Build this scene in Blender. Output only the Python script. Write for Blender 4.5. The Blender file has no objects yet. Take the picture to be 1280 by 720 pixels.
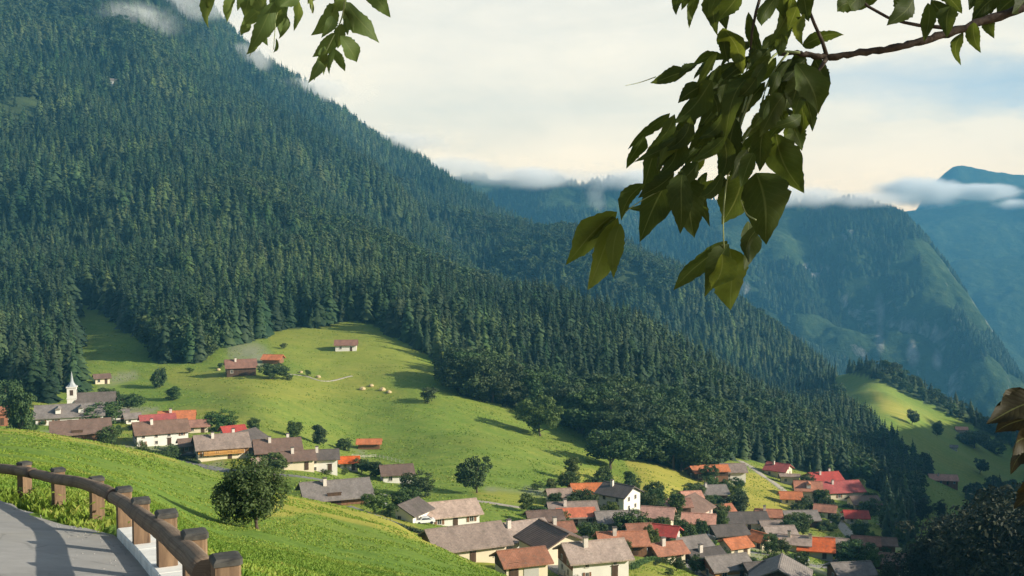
import bpy, bmesh, math, random
import numpy as np
from mathutils import Vector, Matrix

random.seed(7)
RNG = np.random.default_rng(11)
SC = bpy.context.scene
COL = SC.collection
PI = math.pi
R = math.radians

# ------------------------------------------------------------------ camera
F = 1372.0                       # focal length in pixels of a 1280 wide frame
PITCH = math.atan(80.0 / F)      # looking slightly down: the true horizon sits above the middle
cam_d = bpy.data.cameras.new('camera')
cam = bpy.data.objects.new('camera', cam_d)
COL.objects.link(cam)
cam.location = (0, 0, 0)
cam.rotation_euler = (PI / 2 - PITCH, 0, 0)
cam_d.sensor_width = 36.0
cam_d.lens = 36.0 * F / 1280.0
cam_d.clip_start = 0.05
cam_d.clip_end = 60000
SC.camera = cam
CP, SP = math.cos(PITCH), math.sin(PITCH)


def tan_dir(px, py):
    """tangents (sideways, upwards) per metre of distance for a sight line"""
    cx = (px - 640.0) / F
    cz = (360.0 - py) / F
    dy = CP + cz * SP
    return cx / dy, (-SP + cz * CP) / dy


def e_of(py):
    return tan_dir(640, py)[1]


def py_of(e):
    cz = (e * CP + SP) / (CP - e * SP)
    return 360.0 - cz * F


def px_of(s, e):
    cz = (e * CP + SP) / (CP - e * SP)
    return 640.0 + s * (CP + cz * SP) * F


def at(px, py, Y):
    s, e = tan_dir(px, py)
    return Vector((s * Y, Y, e * Y))


# ------------------------------------------------------------------ small numeric helpers
def pchip(xk, yk, x):
    xk = np.asarray(xk, float); yk = np.asarray(yk, float); x = np.asarray(x, float)
    h = np.diff(xk); d = np.diff(yk) / h
    m = np.zeros_like(yk)
    m[0] = d[0]; m[-1] = d[-1]
    for i in range(1, len(xk) - 1):
        if d[i - 1] * d[i] > 0:
            w1 = 2 * h[i] + h[i - 1]; w2 = h[i] + 2 * h[i - 1]
            m[i] = (w1 + w2) / (w1 / d[i - 1] + w2 / d[i])
    i = np.clip(np.searchsorted(xk, x) - 1, 0, len(xk) - 2)
    t = np.clip((x - xk[i]) / h[i], 0, 1)
    t2 = t * t; t3 = t2 * t
    return ((2 * t3 - 3 * t2 + 1) * yk[i] + (t3 - 2 * t2 + t) * h[i] * m[i]
            + (-2 * t3 + 3 * t2) * yk[i + 1] + (t3 - t2) * h[i] * m[i + 1])


def hash2(ix, iy, seed):
    h = (ix.astype(np.int64) * 374761393 + iy.astype(np.int64) * 668265263 + seed * 1442695041) & 0xFFFFFFFF
    h = ((h ^ (h >> 13)) * 1274126177) & 0xFFFFFFFF
    h = h ^ (h >> 16)
    return (h & 0xFFFFFF) / float(0xFFFFFF)


def vnoise(x, y, seed=0):
    ix = np.floor(x); iy = np.floor(y)
    fx = x - ix; fy = y - iy
    fx = fx * fx * fx * (fx * (fx * 6 - 15) + 10); fy = fy * fy * fy * (fy * (fy * 6 - 15) + 10)
    a = hash2(ix, iy, seed); b = hash2(ix + 1, iy, seed)
    c = hash2(ix, iy + 1, seed); d = hash2(ix + 1, iy + 1, seed)
    return (a + (b - a) * fx) * (1 - fy) + (c + (d - c) * fx) * fy - 0.5


def fbm(x, y, wl, octaves=4, seed=0, gain=0.5):
    out = np.zeros_like(np.asarray(x, float)); amp = 1.0
    for o in range(octaves):
        out = out + amp * vnoise(np.asarray(x) / wl + 17.3 * o, np.asarray(y) / wl - 9.1 * o, seed + o)
        wl *= 0.5; amp *= gain
    return out


def sstep(a, b, x):
    t = np.clip((x - a) / (b - a), 0, 1)
    return t * t * (3 - 2 * t)


def in_poly(px, py, poly):
    px = np.asarray(px, float); py = np.asarray(py, float)
    inside = np.zeros(px.shape, bool)
    n = len(poly)
    for i in range(n):
        x1, y1 = poly[i]; x2, y2 = poly[(i + 1) % n]
        if y1 == y2:
            continue
        c = ((y1 > py) != (y2 > py)) & (px < (x2 - x1) * (py - y1) / (y2 - y1) + x1)
        inside ^= c
    return inside


# ------------------------------------------------------------------ objects and tags
def tag(o, label=None, cat=None, group=None, kind=None):
    if label: o['label'] = label
    if cat: o['category'] = cat
    if group: o['group'] = group
    if kind: o['kind'] = kind
    return o


def empty(name, loc=(0, 0, 0), rz=0.0, scale=1.0):
    o = bpy.data.objects.new(name, None)
    o.empty_display_size = 0.3
    COL.objects.link(o)
    o.location = loc
    o.rotation_euler = (0, 0, rz)
    o.scale = (scale,) * 3 if not hasattr(scale, '__len__') else scale
    return o


def link(name, me, parent=None, loc=(0, 0, 0), rot=(0, 0, 0)):
    o = bpy.data.objects.new(name, me)
    COL.objects.link(o)
    if parent is not None:
        o.parent = parent
    o.location = loc
    o.rotation_euler = rot
    return o


def mesh_np(name, verts, faces, mats, smooth=False, mat_idx=None):
    """faces: (n,k) int array of one size, or a list of tuples"""
    me = bpy.data.meshes.new(name)
    verts = np.asarray(verts, np.float32)
    if isinstance(faces, np.ndarray):
        n, k = faces.shape
        me.vertices.add(len(verts)); me.vertices.foreach_set('co', verts.ravel())
        me.loops.add(n * k); me.loops.foreach_set('vertex_index', faces.astype(np.int32).ravel())
        me.polygons.add(n)
        me.polygons.foreach_set('loop_start', np.arange(0, n * k, k, dtype=np.int32))
        me.polygons.foreach_set('loop_total', np.full(n, k, np.int32))
        me.update(calc_edges=True)
    else:
        me.from_pydata([tuple(map(float, v)) for v in verts], [], faces)
    for m in (mats if isinstance(mats, (list, tuple)) else [mats]):
        me.materials.append(m)
    if mat_idx is not None:
        me.polygons.foreach_set('material_index', np.asarray(mat_idx, np.int32))
    if smooth:
        me.polygons.foreach_set('use_smooth', np.ones(len(me.polygons), bool))
    me.validate(); me.update()
    return me


class MB:
    """collects simple solids into one mesh"""
    def __init__(self):
        self.v = []; self.f = []; self.m = []

    def add(self, verts, faces, mi=0):
        b = len(self.v)
        self.v.extend([tuple(v) for v in verts])
        self.f.extend([tuple(b + i for i in f) for f in faces])
        self.m.extend([mi] * len(faces))

    def box(self, c, s, mi=0, rot=None):
        x, y, z = s[0] / 2, s[1] / 2, s[2] / 2
        vs = [Vector(p) for p in ((-x, -y, -z), (x, -y, -z), (x, y, -z), (-x, y, -z), (-x, -y, z), (x, -y, z), (x, y, z), (-x, y, z))]
        if rot is not None:
            vs = [rot @ v for v in vs]
        c = Vector(c)
        self.add([v + c for v in vs], [(0, 3, 2, 1), (4, 5, 6, 7), (0, 1, 5, 4), (1, 2, 6, 5), (2, 3, 7, 6), (3, 0, 4, 7)], mi)

    def tube(self, pts, rad, n=8, mi=0, cap=True, wob=0.0):
        pts = [Vector(p) for p in pts]
        rings = []
        b = len(self.v)
        for i, p in enumerate(pts):
            if i == 0: t = pts[1] - pts[0]
            elif i == len(pts) - 1: t = pts[-1] - pts[-2]
            else: t = pts[i + 1] - pts[i - 1]
            t.normalize()
            up = Vector((0, 0, 1)) if abs(t.z) < 0.9 else Vector((0, 1, 0))
            a = t.cross(up).normalized(); c = a.cross(t).normalized()
            r = rad[i] if hasattr(rad, '__len__') else rad
            for k in range(n):
                an = 2 * PI * k / n
                rr = r * (1 + random.uniform(-wob, wob))
                self.v.append(tuple(p + a * math.cos(an) * rr + c * math.sin(an) * rr))
        for i in range(len(pts) - 1):
            for k in range(n):
                k2 = (k + 1) % n
                self.f.append((b + i * n + k, b + i * n + k2, b + (i + 1) * n + k2, b + (i + 1) * n + k)); self.m.append(mi)
        if cap:
            self.f.append(tuple(b + k for k in range(n))[::-1]); self.m.append(mi)
            e = b + (len(pts) - 1) * n
            self.f.append(tuple(e + k for k in range(n))); self.m.append(mi)

    def mesh(self, name, mats, smooth=False):
        return mesh_np(name, self.v, self.f, mats, smooth, self.m)

    def build(self, name, mats, parent=None, loc=(0, 0, 0), rot=(0, 0, 0), smooth=False):
        return link(name, self.mesh(name, mats, smooth), parent, loc, rot)

# ------------------------------------------------------------------ materials
def srgb(r, g, b):
    def f(c):
        c /= 255.0
        return c / 12.92 if c <= 0.04045 else ((c + 0.055) / 1.055) ** 2.4
    return (f(r), f(g), f(b), 1.0)


class NT:
    def __init__(self, name):
        self.m = bpy.data.materials.new(name)
        self.m.use_nodes = True
        self.t = self.m.node_tree
        self.t.nodes.clear()
        self.out = self.t.nodes.new('ShaderNodeOutputMaterial')

    def n(self, typ, **kw):
        nd = self.t.nodes.new(typ)
        for k, v in kw.items():
            setattr(nd, k, v)
        return nd

    def l(self, a, b):
        self.t.links.new(a, b)

    def noise(self, vec, scale, detail=4.0, rough=0.55, dist=0.0):
        nd = self.n('ShaderNodeTexNoise')
        nd.inputs['Scale'].default_value = scale
        nd.inputs['Detail'].default_value = detail
        nd.inputs['Roughness'].default_value = rough
        nd.inputs['Distortion'].default_value = dist
        if vec is not None: self.l(vec, nd.inputs['Vector'])
        return nd.outputs['Fac']

    def ramp(self, fac, stops):
        nd = self.n('ShaderNodeValToRGB')
        el = nd.color_ramp.elements
        while len(el) < len(stops): el.new(0.5)
        for e, (p, c) in zip(el, stops):
            e.position = p
            e.color = c if len(c) == 4 else (*c, 1)
        self.l(fac, nd.inputs['Fac'])
        return nd.outputs['Color']

    def mix(self, a, b, fac, mode='MIX'):
        nd = self.n('ShaderNodeMix', data_type='RGBA', blend_type=mode)
        for sock, v in ((nd.inputs[6], a), (nd.inputs[7], b)):
            if isinstance(v, (tuple, list)): sock.default_value = v if len(v) == 4 else (*v, 1)
            else: self.l(v, sock)
        if isinstance(fac, (int, float)): nd.inputs[0].default_value = fac
        else: self.l(fac, nd.inputs[0])
        return nd.outputs[2]

    def math(self, op, a, b=None, clamp=False):
        nd = self.n('ShaderNodeMath', operation=op, use_clamp=clamp)
        for i, v in enumerate((a, b)):
            if v is None: continue
            if isinstance(v, (int, float)): nd.inputs[i].default_value = v
            else: self.l(v, nd.inputs[i])
        return nd.outputs[0]

    def coord(self, kind='Object'):
        return self.n('ShaderNodeTexCoord').outputs[kind]

    def pos(self):
        return self.n('ShaderNodeNewGeometry').outputs['Position']

    def rand(self):
        return self.n('ShaderNodeObjectInfo').outputs['Random']

    def mapping(self, vec, scale=(1, 1, 1), rot=(0, 0, 0), loc=(0, 0, 0)):
        nd = self.n('ShaderNodeMapping')
        nd.inputs['Scale'].default_value = scale
        nd.inputs['Rotation'].default_value = rot
        nd.inputs['Location'].default_value = loc
        self.l(vec, nd.inputs['Vector'])
        return nd.outputs['Vector']

    def bump(self, h, strength=0.3, dist=0.05):
        nd = self.n('ShaderNodeBump')
        nd.inputs['Strength'].default_value = strength
        nd.inputs['Distance'].default_value = dist
        self.l(h, nd.inputs['Height'])
        return nd.outputs['Normal']

    def hsv(self, col, h=0.5, s=1.0, v=1.0):
        nd = self.n('ShaderNodeHueSaturation')
        for k, x in (('Hue', h), ('Saturation', s), ('Value', v)):
            if isinstance(x, (int, float)): nd.inputs[k].default_value = x
            else: self.l(x, nd.inputs[k])
        self.l(col, nd.inputs['Color'])
        return nd.outputs['Color']

    def rng(self, v, a, b):
        nd = self.n('ShaderNodeMapRange')
        nd.inputs['To Min'].default_value = a
        nd.inputs['To Max'].default_value = b
        self.l(v, nd.inputs['Value'])
        return nd.outputs['Result']

    def bsdf(self, col, rough=0.8, spec=0.3, normal=None, metal=0.0):
        nd = self.n('ShaderNodeBsdfPrincipled')
        if isinstance(col, (tuple, list)): nd.inputs['Base Color'].default_value = col if len(col) == 4 else (*col, 1)
        else: self.l(col, nd.inputs['Base Color'])
        if isinstance(rough, (int, float)): nd.inputs['Roughness'].default_value = rough
        else: self.l(rough, nd.inputs['Roughness'])
        nd.inputs['Specular IOR Level'].default_value = spec
        nd.inputs['Metallic'].default_value = metal
        if normal is not None: self.l(normal, nd.inputs['Normal'])
        return nd.outputs['BSDF']

    def leafy(self, col, trans=0.35, rough=0.6, spec=0.25, tcol=None, normal=None):
        b = self.bsdf(col, rough, spec, normal)
        t = self.n('ShaderNodeBsdfTranslucent')
        self.l(tcol if tcol is not None else col, t.inputs['Color'])
        mx = self.n('ShaderNodeMixShader')
        mx.inputs[0].default_value = trans
        self.l(b, mx.inputs[1]); self.l(t.outputs[0], mx.inputs[2])
        return mx.outputs[0]

    def done(self, sh):
        self.l(sh, self.out.inputs['Surface'])
        return self.m


M = {}


def plain(name, col, rough=0.7, var=0.12, scale=1.2, spec=0.3):
    t = NT(name)
    c = t.coord()
    f = t.noise(c, scale, 5, 0.6)
    k = t.ramp(f, [(0.3, tuple(x * (1 - var) for x in col[:3])), (0.7, tuple(min(1, x * (1 + var)) for x in col[:3]))])
    M[name] = t.done(t.bsdf(k, rough, spec))
    return M[name]


def wood(name, c1, c2, scale=3.0, along=(1, 1, 0.15)):
    t = NT(name)
    v = t.mapping(t.coord(), along)
    f = t.noise(v, scale, 6, 0.65, 0.4)
    col = t.ramp(f, [(0.3, c1), (0.7, c2)])
    M[name] = t.done(t.bsdf(col, 0.75, 0.25, t.bump(f, 0.4, 0.01)))
    return M[name]


def plaster(name, col):
    t = NT(name)
    c = t.coord()
    rnd = t.rand()
    big = t.noise(c, 0.35, 5, 0.6)
    fine = t.noise(c, 6.0, 3, 0.6)
    a = t.ramp(big, [(0.3, tuple(x * 0.86 for x in col)), (0.65, col)])
    a = t.mix(a, tuple(x * 0.7 for x in col), t.math('MULTIPLY', fine, 0.18))
    # splash of grime low on the wall (its own shape, follows the noise)
    M[name] = t.done(t.bsdf(a, 0.85, 0.2, t.bump(fine, 0.25, 0.01)))
    return M[name]


def roof_mat(name, col, patch=None):
    """tiled roof: rows of tiles, weathered patches, lichen"""
    t = NT(name)
    c = t.coord()
    rnd = t.rand()
    w = t.n('ShaderNodeTexWave', wave_type='BANDS', bands_direction='Y')
    w.inputs['Scale'].default_value = 0.9
    w.inputs['Distortion'].default_value = 0.4
    t.l(c, w.inputs['Vector'])
    w2 = t.n('ShaderNodeTexWave', wave_type='BANDS', bands_direction='X')
    w2.inputs['Scale'].default_value = 1.1
    t.l(c, w2.inputs['Vector'])
    cells = t.n('ShaderNodeTexVoronoi'); cells.inputs['Scale'].default_value = 2.6
    t.l(t.mapping(c, (1.4, 1, 1)), cells.inputs['Vector'])
    sep = t.n('ShaderNodeSeparateColor'); t.l(cells.outputs['Color'], sep.inputs[0])
    big = t.noise(t.mapping(c, (1, 0.5, 1)), 0.45, 5, 0.65)
    k = t.ramp(big, [(0.28, tuple(x * 0.62 for x in col)), (0.5, col), (0.75, tuple(min(1, x * 1.22 + 0.015) for x in col))])
    k = t.mix(k, tuple(x * 0.45 for x in col), t.math('MULTIPLY', sep.outputs[0], 0.4))
    k = t.mix(k, (0.10, 0.095, 0.07), t.math('MULTIPLY', t.ramp(t.noise(c, 1.3, 6, 0.7), [(0.52, (0, 0, 0)), (0.7, (1, 1, 1))]), 0.55))
    k = t.hsv(k, 0.5, t.rng(rnd, 0.85, 1.05), t.rng(rnd, 0.85, 1.15))
    h = t.math('ADD', w.outputs['Fac'], t.math('MULTIPLY', w2.outputs['Fac'], 0.5))
    M[name] = t.done(t.bsdf(k, 0.75, 0.3, t.bump(h, 0.5, 0.06)))
    return M[name]


plaster('white_plaster', (0.74, 0.70, 0.62))
plaster('cream_plaster', (0.70, 0.60, 0.43))
plaster('grey_plaster', (0.45, 0.43, 0.39))
plaster('pink_plaster', (0.62, 0.45, 0.36))
wood('dark_timber', (0.045, 0.026, 0.016), (0.10, 0.058, 0.034), 2.0, (2.5, 2.5, 0.3))
wood('brown_timber', (0.13, 0.065, 0.035), (0.24, 0.125, 0.065), 2.0, (2.5, 2.5, 0.3))
wood('golden_timber', (0.42, 0.20, 0.05), (0.60, 0.33, 0.10), 2.0, (2.5, 2.5, 0.3))
wood('rust_timber', (0.22, 0.085, 0.045), (0.33, 0.14, 0.08), 2.0, (2.5, 2.5, 0.3))
roof_mat('taupe_roof', (0.33, 0.235, 0.18))
roof_mat('pale_roof', (0.42, 0.31, 0.245))
roof_mat('brown_roof', (0.19, 0.115, 0.082))
roof_mat('grey_roof', (0.225, 0.19, 0.165))
roof_mat('dark_roof', (0.115, 0.093, 0.080))
roof_mat('orange_roof', (0.52, 0.17, 0.07))
roof_mat('bright_orange_roof', (0.62, 0.13, 0.035))
roof_mat('red_roof', (0.42, 0.065, 0.05))
roof_mat('terracotta_roof', (0.40, 0.17, 0.10))
roof_mat('salmon_roof', (0.58, 0.28, 0.19))
roof_mat('rust_roof', (0.30, 0.125, 0.07))
plain('chimney_plaster', (0.62, 0.55, 0.47))
plain('window_frame', (0.55, 0.50, 0.43), 0.5)
plain('stone_spire', (0.34, 0.36, 0.35), 0.4)
plain('car_white', (0.78, 0.78, 0.76), 0.25, 0.03, 1.0, 0.5)
plain('car_dark', (0.03, 0.033, 0.04), 0.25, 0.05, 1.0, 0.5)
plain('car_silver', (0.45, 0.47, 0.48), 0.3, 0.03, 1.0, 0.5)
plain('tyre', (0.02, 0.02, 0.02), 0.9)
plain('limewash', (0.80, 0.78, 0.71), 0.85, 0.18, 3.0)
plain('hay', (0.42, 0.33, 0.17), 0.95, 0.25, 2.0)


def glass_mat():
    t = NT('window_glass')
    r = t.rand()
    col = t.ramp(r, [(0.0, (0.012, 0.014, 0.018)), (1.0, (0.05, 0.055, 0.06))])
    M['window_glass'] = t.done(t.bsdf(col, 0.08, 0.6))
glass_mat()


def foliage_mat(name, dark, light, hue=0.03, trans=0.3, tint_attr=True, noise_scale=0.35, stands=False):
    t = NT(name)
    rnd = t.rand()
    if tint_attr:
        a = t.n('ShaderNodeAttribute', attribute_name='tint')
        f = a.outputs['Fac']
    else:
        f = t.noise(t.coord(), noise_scale, 3, 0.6)
    c = t.ramp(f, [(0.0, dark), (1.0, light)])
    r2 = t.math('FRACT', t.math('MULTIPLY', rnd, 7.31))
    c = t.hsv(c, t.rng(rnd, 0.5 - hue, 0.5 + hue), t.rng(r2, 0.88, 1.08), t.rng(r2, 0.80, 1.2))
    if stands:
        # stands of different age and species across the slope
        n_ = t.noise(t.mapping(t.pos(), (1, 1, 0.5)), 0.0075, 5, 0.62, 0.6)
        st = t.ramp(n_, [(0.36, (0, 0, 0)), (0.64, (1, 1, 1))])
        c = t.mix(t.hsv(c, 0.515, 1.0, 0.72), t.hsv(c, 0.47, 1.0, 1.42), st)
    M[name] = t.done(t.leafy(c, trans, 0.65, 0.2))


foliage_mat('spruce_needles', (0.012, 0.030, 0.014), (0.044, 0.078, 0.030), 0.02, 0.15, stands=True)
foliage_mat('larch_needles', (0.035, 0.068, 0.024), (0.080, 0.122, 0.040), 0.02, 0.2, stands=True)
foliage_mat('wood_leaves', (0.026, 0.052, 0.018), (0.078, 0.115, 0.036), 0.02, 0.2)
foliage_mat('broad_leaves', (0.045, 0.080, 0.020), (0.135, 0.180, 0.048), 0.025, 0.3)
foliage_mat('fruit_leaves', (0.030, 0.056, 0.016), (0.100, 0.145, 0.042), 0.01, 0.3)
foliage_mat('dark_leaves', (0.030, 0.058, 0.018), (0.092, 0.138, 0.040), 0.02, 0.2)
foliage_mat('shade_leaves', (0.020, 0.028, 0.012), (0.045, 0.055, 0.022), 0.02, 0.1)  # shade of the lower right wood put into the leaf colour
wood('bark', (0.05, 0.036, 0.026), (0.12, 0.09, 0.065), 5.0, (1, 1, 0.25))


def twig_bark():
    t = NT('twig_bark')
    f = t.noise(t.coord(), 60, 5, 0.6)
    c = t.ramp(f, [(0.3, (0.02, 0.015, 0.011)), (0.7, (0.075, 0.055, 0.042))])
    M['twig_bark'] = t.done(t.bsdf(c, 0.8, 0.2, t.bump(f, 0.8, 0.003)))
    t = NT('green_stalk')
    M['green_stalk'] = t.done(t.bsdf((0.22, 0.26, 0.11), 0.5, 0.3))
twig_bark()


def near_leaf(name, c1, c2, c3, trans):
    """leaf seen close: midrib and side veins from the leaf's own uv, blotches"""
    t = NT(name)
    uv = t.n('ShaderNodeUVMap').outputs[0]
    sep = t.n('ShaderNodeSeparateXYZ'); t.l(uv, sep.inputs[0])
    x, y = sep.outputs[0], sep.outputs[1]
    ax = t.math('ABSOLUTE', t.math('SUBTRACT', x, 0.5))
    rib = t.ramp(ax, [(0.0, (1, 1, 1)), (0.035, (0, 0, 0))])
    side = t.math('SINE', t.math('MULTIPLY', t.math('SUBTRACT', y, t.math('MULTIPLY', ax, 0.55)), 62.0))
    vein = t.ramp(side, [(0.86, (0, 0, 0)), (1.0, (1, 1, 1))])
    a = t.n('ShaderNodeAttribute', attribute_name='tint').outputs['Fac']
    blot = t.noise(t.pos(), 22, 5, 0.65)
    c = t.ramp(a, [(0.0, c1), (0.6, c2), (1.0, c3)])
    c = t.mix(c, tuple(v * 0.55 for v in c1[:3]), t.math('MULTIPLY', t.ramp(blot, [(0.5, (0, 0, 0)), (0.75, (1, 1, 1))]), 0.5))
    c = t.mix(c, (0.20, 0.23, 0.08), t.math('MULTIPLY', t.math('MAXIMUM', rib, t.math('MULTIPLY', vein, 0.15)), 0.38))
    b = t.bump(t.math('ADD', side, t.math('MULTIPLY', blot, 3.0)), 0.12, 0.001)
    tc = t.hsv(c, 0.475, 1.1, 1.7)
    M[name] = t.done(t.leafy(c, trans, 0.58, 0.16, tc, b))


near_leaf('hanging_leaf', (0.028, 0.044, 0.010), (0.050, 0.076, 0.015), (0.095, 0.125, 0.022), 0.46)
near_leaf('branch_leaf', (0.075, 0.115, 0.032), (0.11, 0.155, 0.040), (0.17, 0.20, 0.045), 0.45)
near_leaf('brown_leaf', (0.016, 0.015, 0.006), (0.025, 0.022, 0.008), (0.032, 0.028, 0.010), 0.1)


def terrain_mat():
    t = NT('meadow_ground')
    p = t.pos()
    a = t.n('ShaderNodeVertexColor', layer_name='cover')
    sep = t.n('ShaderNodeSeparateColor'); t.l(a.outputs['Color'], sep.inputs[0])
    forest, dry, gravel = sep.outputs[0], sep.outputs[1], sep.outputs[2]
    # grass: several greens at several sizes
    n1 = t.noise(t.mapping(p, (1, 1, 0.6)), 0.018, 5, 0.6)
    n2 = t.noise(p, 0.11, 6, 0.62, 0.6)
    n3 = t.noise(p, 0.9, 5, 0.65)
    n4 = t.noise(p, 7.0, 4, 0.7)
    g = t.ramp(n2, [(0.25, (0.138, 0.225, 0.030)), (0.5, (0.195, 0.272, 0.042)), (0.75, (0.262, 0.300, 0.056))])
    g = t.mix(g, (0.32, 0.285, 0.055), t.math('MULTIPLY', t.ramp(n1, [(0.42, (0, 0, 0)), (0.66, (1, 1, 1))]), 0.55))
    g = t.mix(g, (0.095, 0.165, 0.024), t.math('MULTIPLY', t.ramp(n3, [(0.44, (0, 0, 0)), (0.66, (1, 1, 1))]), 0.6))
    g = t.mix(g, (0.105, 0.155, 0.022), t.math('MULTIPLY', t.ramp(n4, [(0.45, (0, 0, 0)), (0.7, (1, 1, 1))]), 0.55))
    # mowing tracks across the slope
    wv = t.n('ShaderNodeTexWave', wave_type='BANDS', bands_direction='DIAGONAL')
    wv.inputs['Scale'].default_value = 0.05; wv.inputs['Distortion'].default_value = 5.0
    wv.inputs['Detail'].default_value = 3.0; wv.inputs['Detail Scale'].default_value = 0.6
    t.l(p, wv.inputs['Vector'])
    g = t.mix(g, (0.13, 0.20, 0.030), t.math('MULTIPLY', wv.outputs['Fac'], 0.42))
    cl = t.n('ShaderNodeTexVoronoi'); cl.inputs['Scale'].default_value = 0.21
    t.l(t.mapping(p, (1, 1, 0.4)), cl.inputs['Vector'])
    tuft = t.ramp(cl.outputs['Distance'], [(0.0, (1, 1, 1)), (0.22, (0, 0, 0))])
    g = t.mix(g, (0.09, 0.145, 0.025), t.math('MULTIPLY', t.math('MULTIPLY', tuft, n1), 0.9))
    c2 = t.n('ShaderNodeTexVoronoi'); c2.inputs['Scale'].default_value = 0.8; c2.inputs['Randomness'].default_value = 1.0
    t.l(t.mapping(p, (1, 1, 0.5)), c2.inputs['Vector'])
    g = t.mix(g, (0.095, 0.15, 0.024), t.math('MULTIPLY', t.ramp(c2.outputs['Distance'], [(0.1, (1, 1, 1)), (0.55, (0, 0, 0))]), 0.5))
    n5 = t.noise(p, 0.3, 6, 0.75)
    g = t.mix(g, (0.30, 0.30, 0.06), t.math('MULTIPLY', t.ramp(n5, [(0.50, (0, 0, 0)), (0.72, (1, 1, 1))]), 0.5))
    lush = t.ramp(n2, [(0.25, (0.085, 0.175, 0.022)), (0.75, (0.175, 0.275, 0.040))])
    lush = t.mix(lush, (0.20, 0.27, 0.05), t.math('MULTIPLY', t.ramp(n5, [(0.46, (0, 0, 0)), (0.66, (1, 1, 1))]), 0.6))
    lush = t.mix(lush, (0.07, 0.14, 0.02), t.math('MULTIPLY', t.ramp(n3, [(0.46, (0, 0, 0)), (0.62, (1, 1, 1))]), 0.6))
    lush = t.mix(lush, (0.075, 0.15, 0.02), t.math('MULTIPLY', t.ramp(n4, [(0.42, (0, 0, 0)), (0.68, (1, 1, 1))]), 0.6))
    g = t.mix(g, lush, t.math('MULTIPLY', a.outputs['Alpha'], 0.75))
    dryc = t.ramp(t.noise(t.mapping(p, (0.25, 1.2, 1)), 0.16, 5, 0.6), [(0.3, (0.27, 0.265, 0.035)), (0.7, (0.42, 0.35, 0.075))])
    g = t.mix(g, dryc, dry)
    gr = t.ramp(n3, [(0.3, (0.25, 0.22, 0.18)), (0.7, (0.38, 0.34, 0.28))])
    g = t.mix(g, gr, gravel)
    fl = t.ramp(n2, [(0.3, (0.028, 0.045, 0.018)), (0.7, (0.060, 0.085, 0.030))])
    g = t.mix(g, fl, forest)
    h = t.math('ADD', t.math('MULTIPLY', n3, 0.5), t.math('MULTIPLY', n4, 0.2))
    M['meadow_ground'] = t.done(t.bsdf(g, 0.9, 0.12, t.bump(h, 0.8, 0.5)))

    t = NT('far_forest_rock')
    p = t.pos()
    geo = t.n('ShaderNodeNewGeometry')
    sp = t.n('ShaderNodeSeparateXYZ'); t.l(geo.outputs['Normal'], sp.inputs[0])
    n1 = t.noise(t.mapping(p, (1, 1, 0.35)), 0.006, 8, 0.65, 0.5)
    n2 = t.noise(p, 0.035, 6, 0.7)
    n3 = t.noise(t.mapping(p, (1, 1, 0.25)), 0.011, 7, 0.7, 1.0)
    g = t.ramp(n2, [(0.3, (0.018, 0.036, 0.016)), (0.55, (0.040, 0.066, 0.026)), (0.75, (0.085, 0.115, 0.042))])
    alp = t.ramp(n1, [(0.50, (0, 0, 0)), (0.68, (1, 1, 1))])
    g = t.mix(g, (0.085, 0.11, 0.048), t.math('MULTIPLY', alp, 0.4))
    rk = t.ramp(n2, [(0.25, (0.16, 0.15, 0.14)), (0.75, (0.48, 0.44, 0.40))])
    steep = t.ramp(t.math('ADD', sp.outputs[2], t.math('MULTIPLY', t.math('SUBTRACT', n3, 0.5), 0.9)), [(0.42, (1, 1, 1)), (0.56, (0, 0, 0))])
    g = t.mix(g, rk, steep)
    g = t.mix(g, rk, t.n('ShaderNodeAttribute', attribute_name='rock').outputs['Fac'])
    M['far_forest_rock'] = t.done(t.bsdf(g, 0.95, 0.05, t.bump(n2, 1.0, 12.0)))
terrain_mat()


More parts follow.
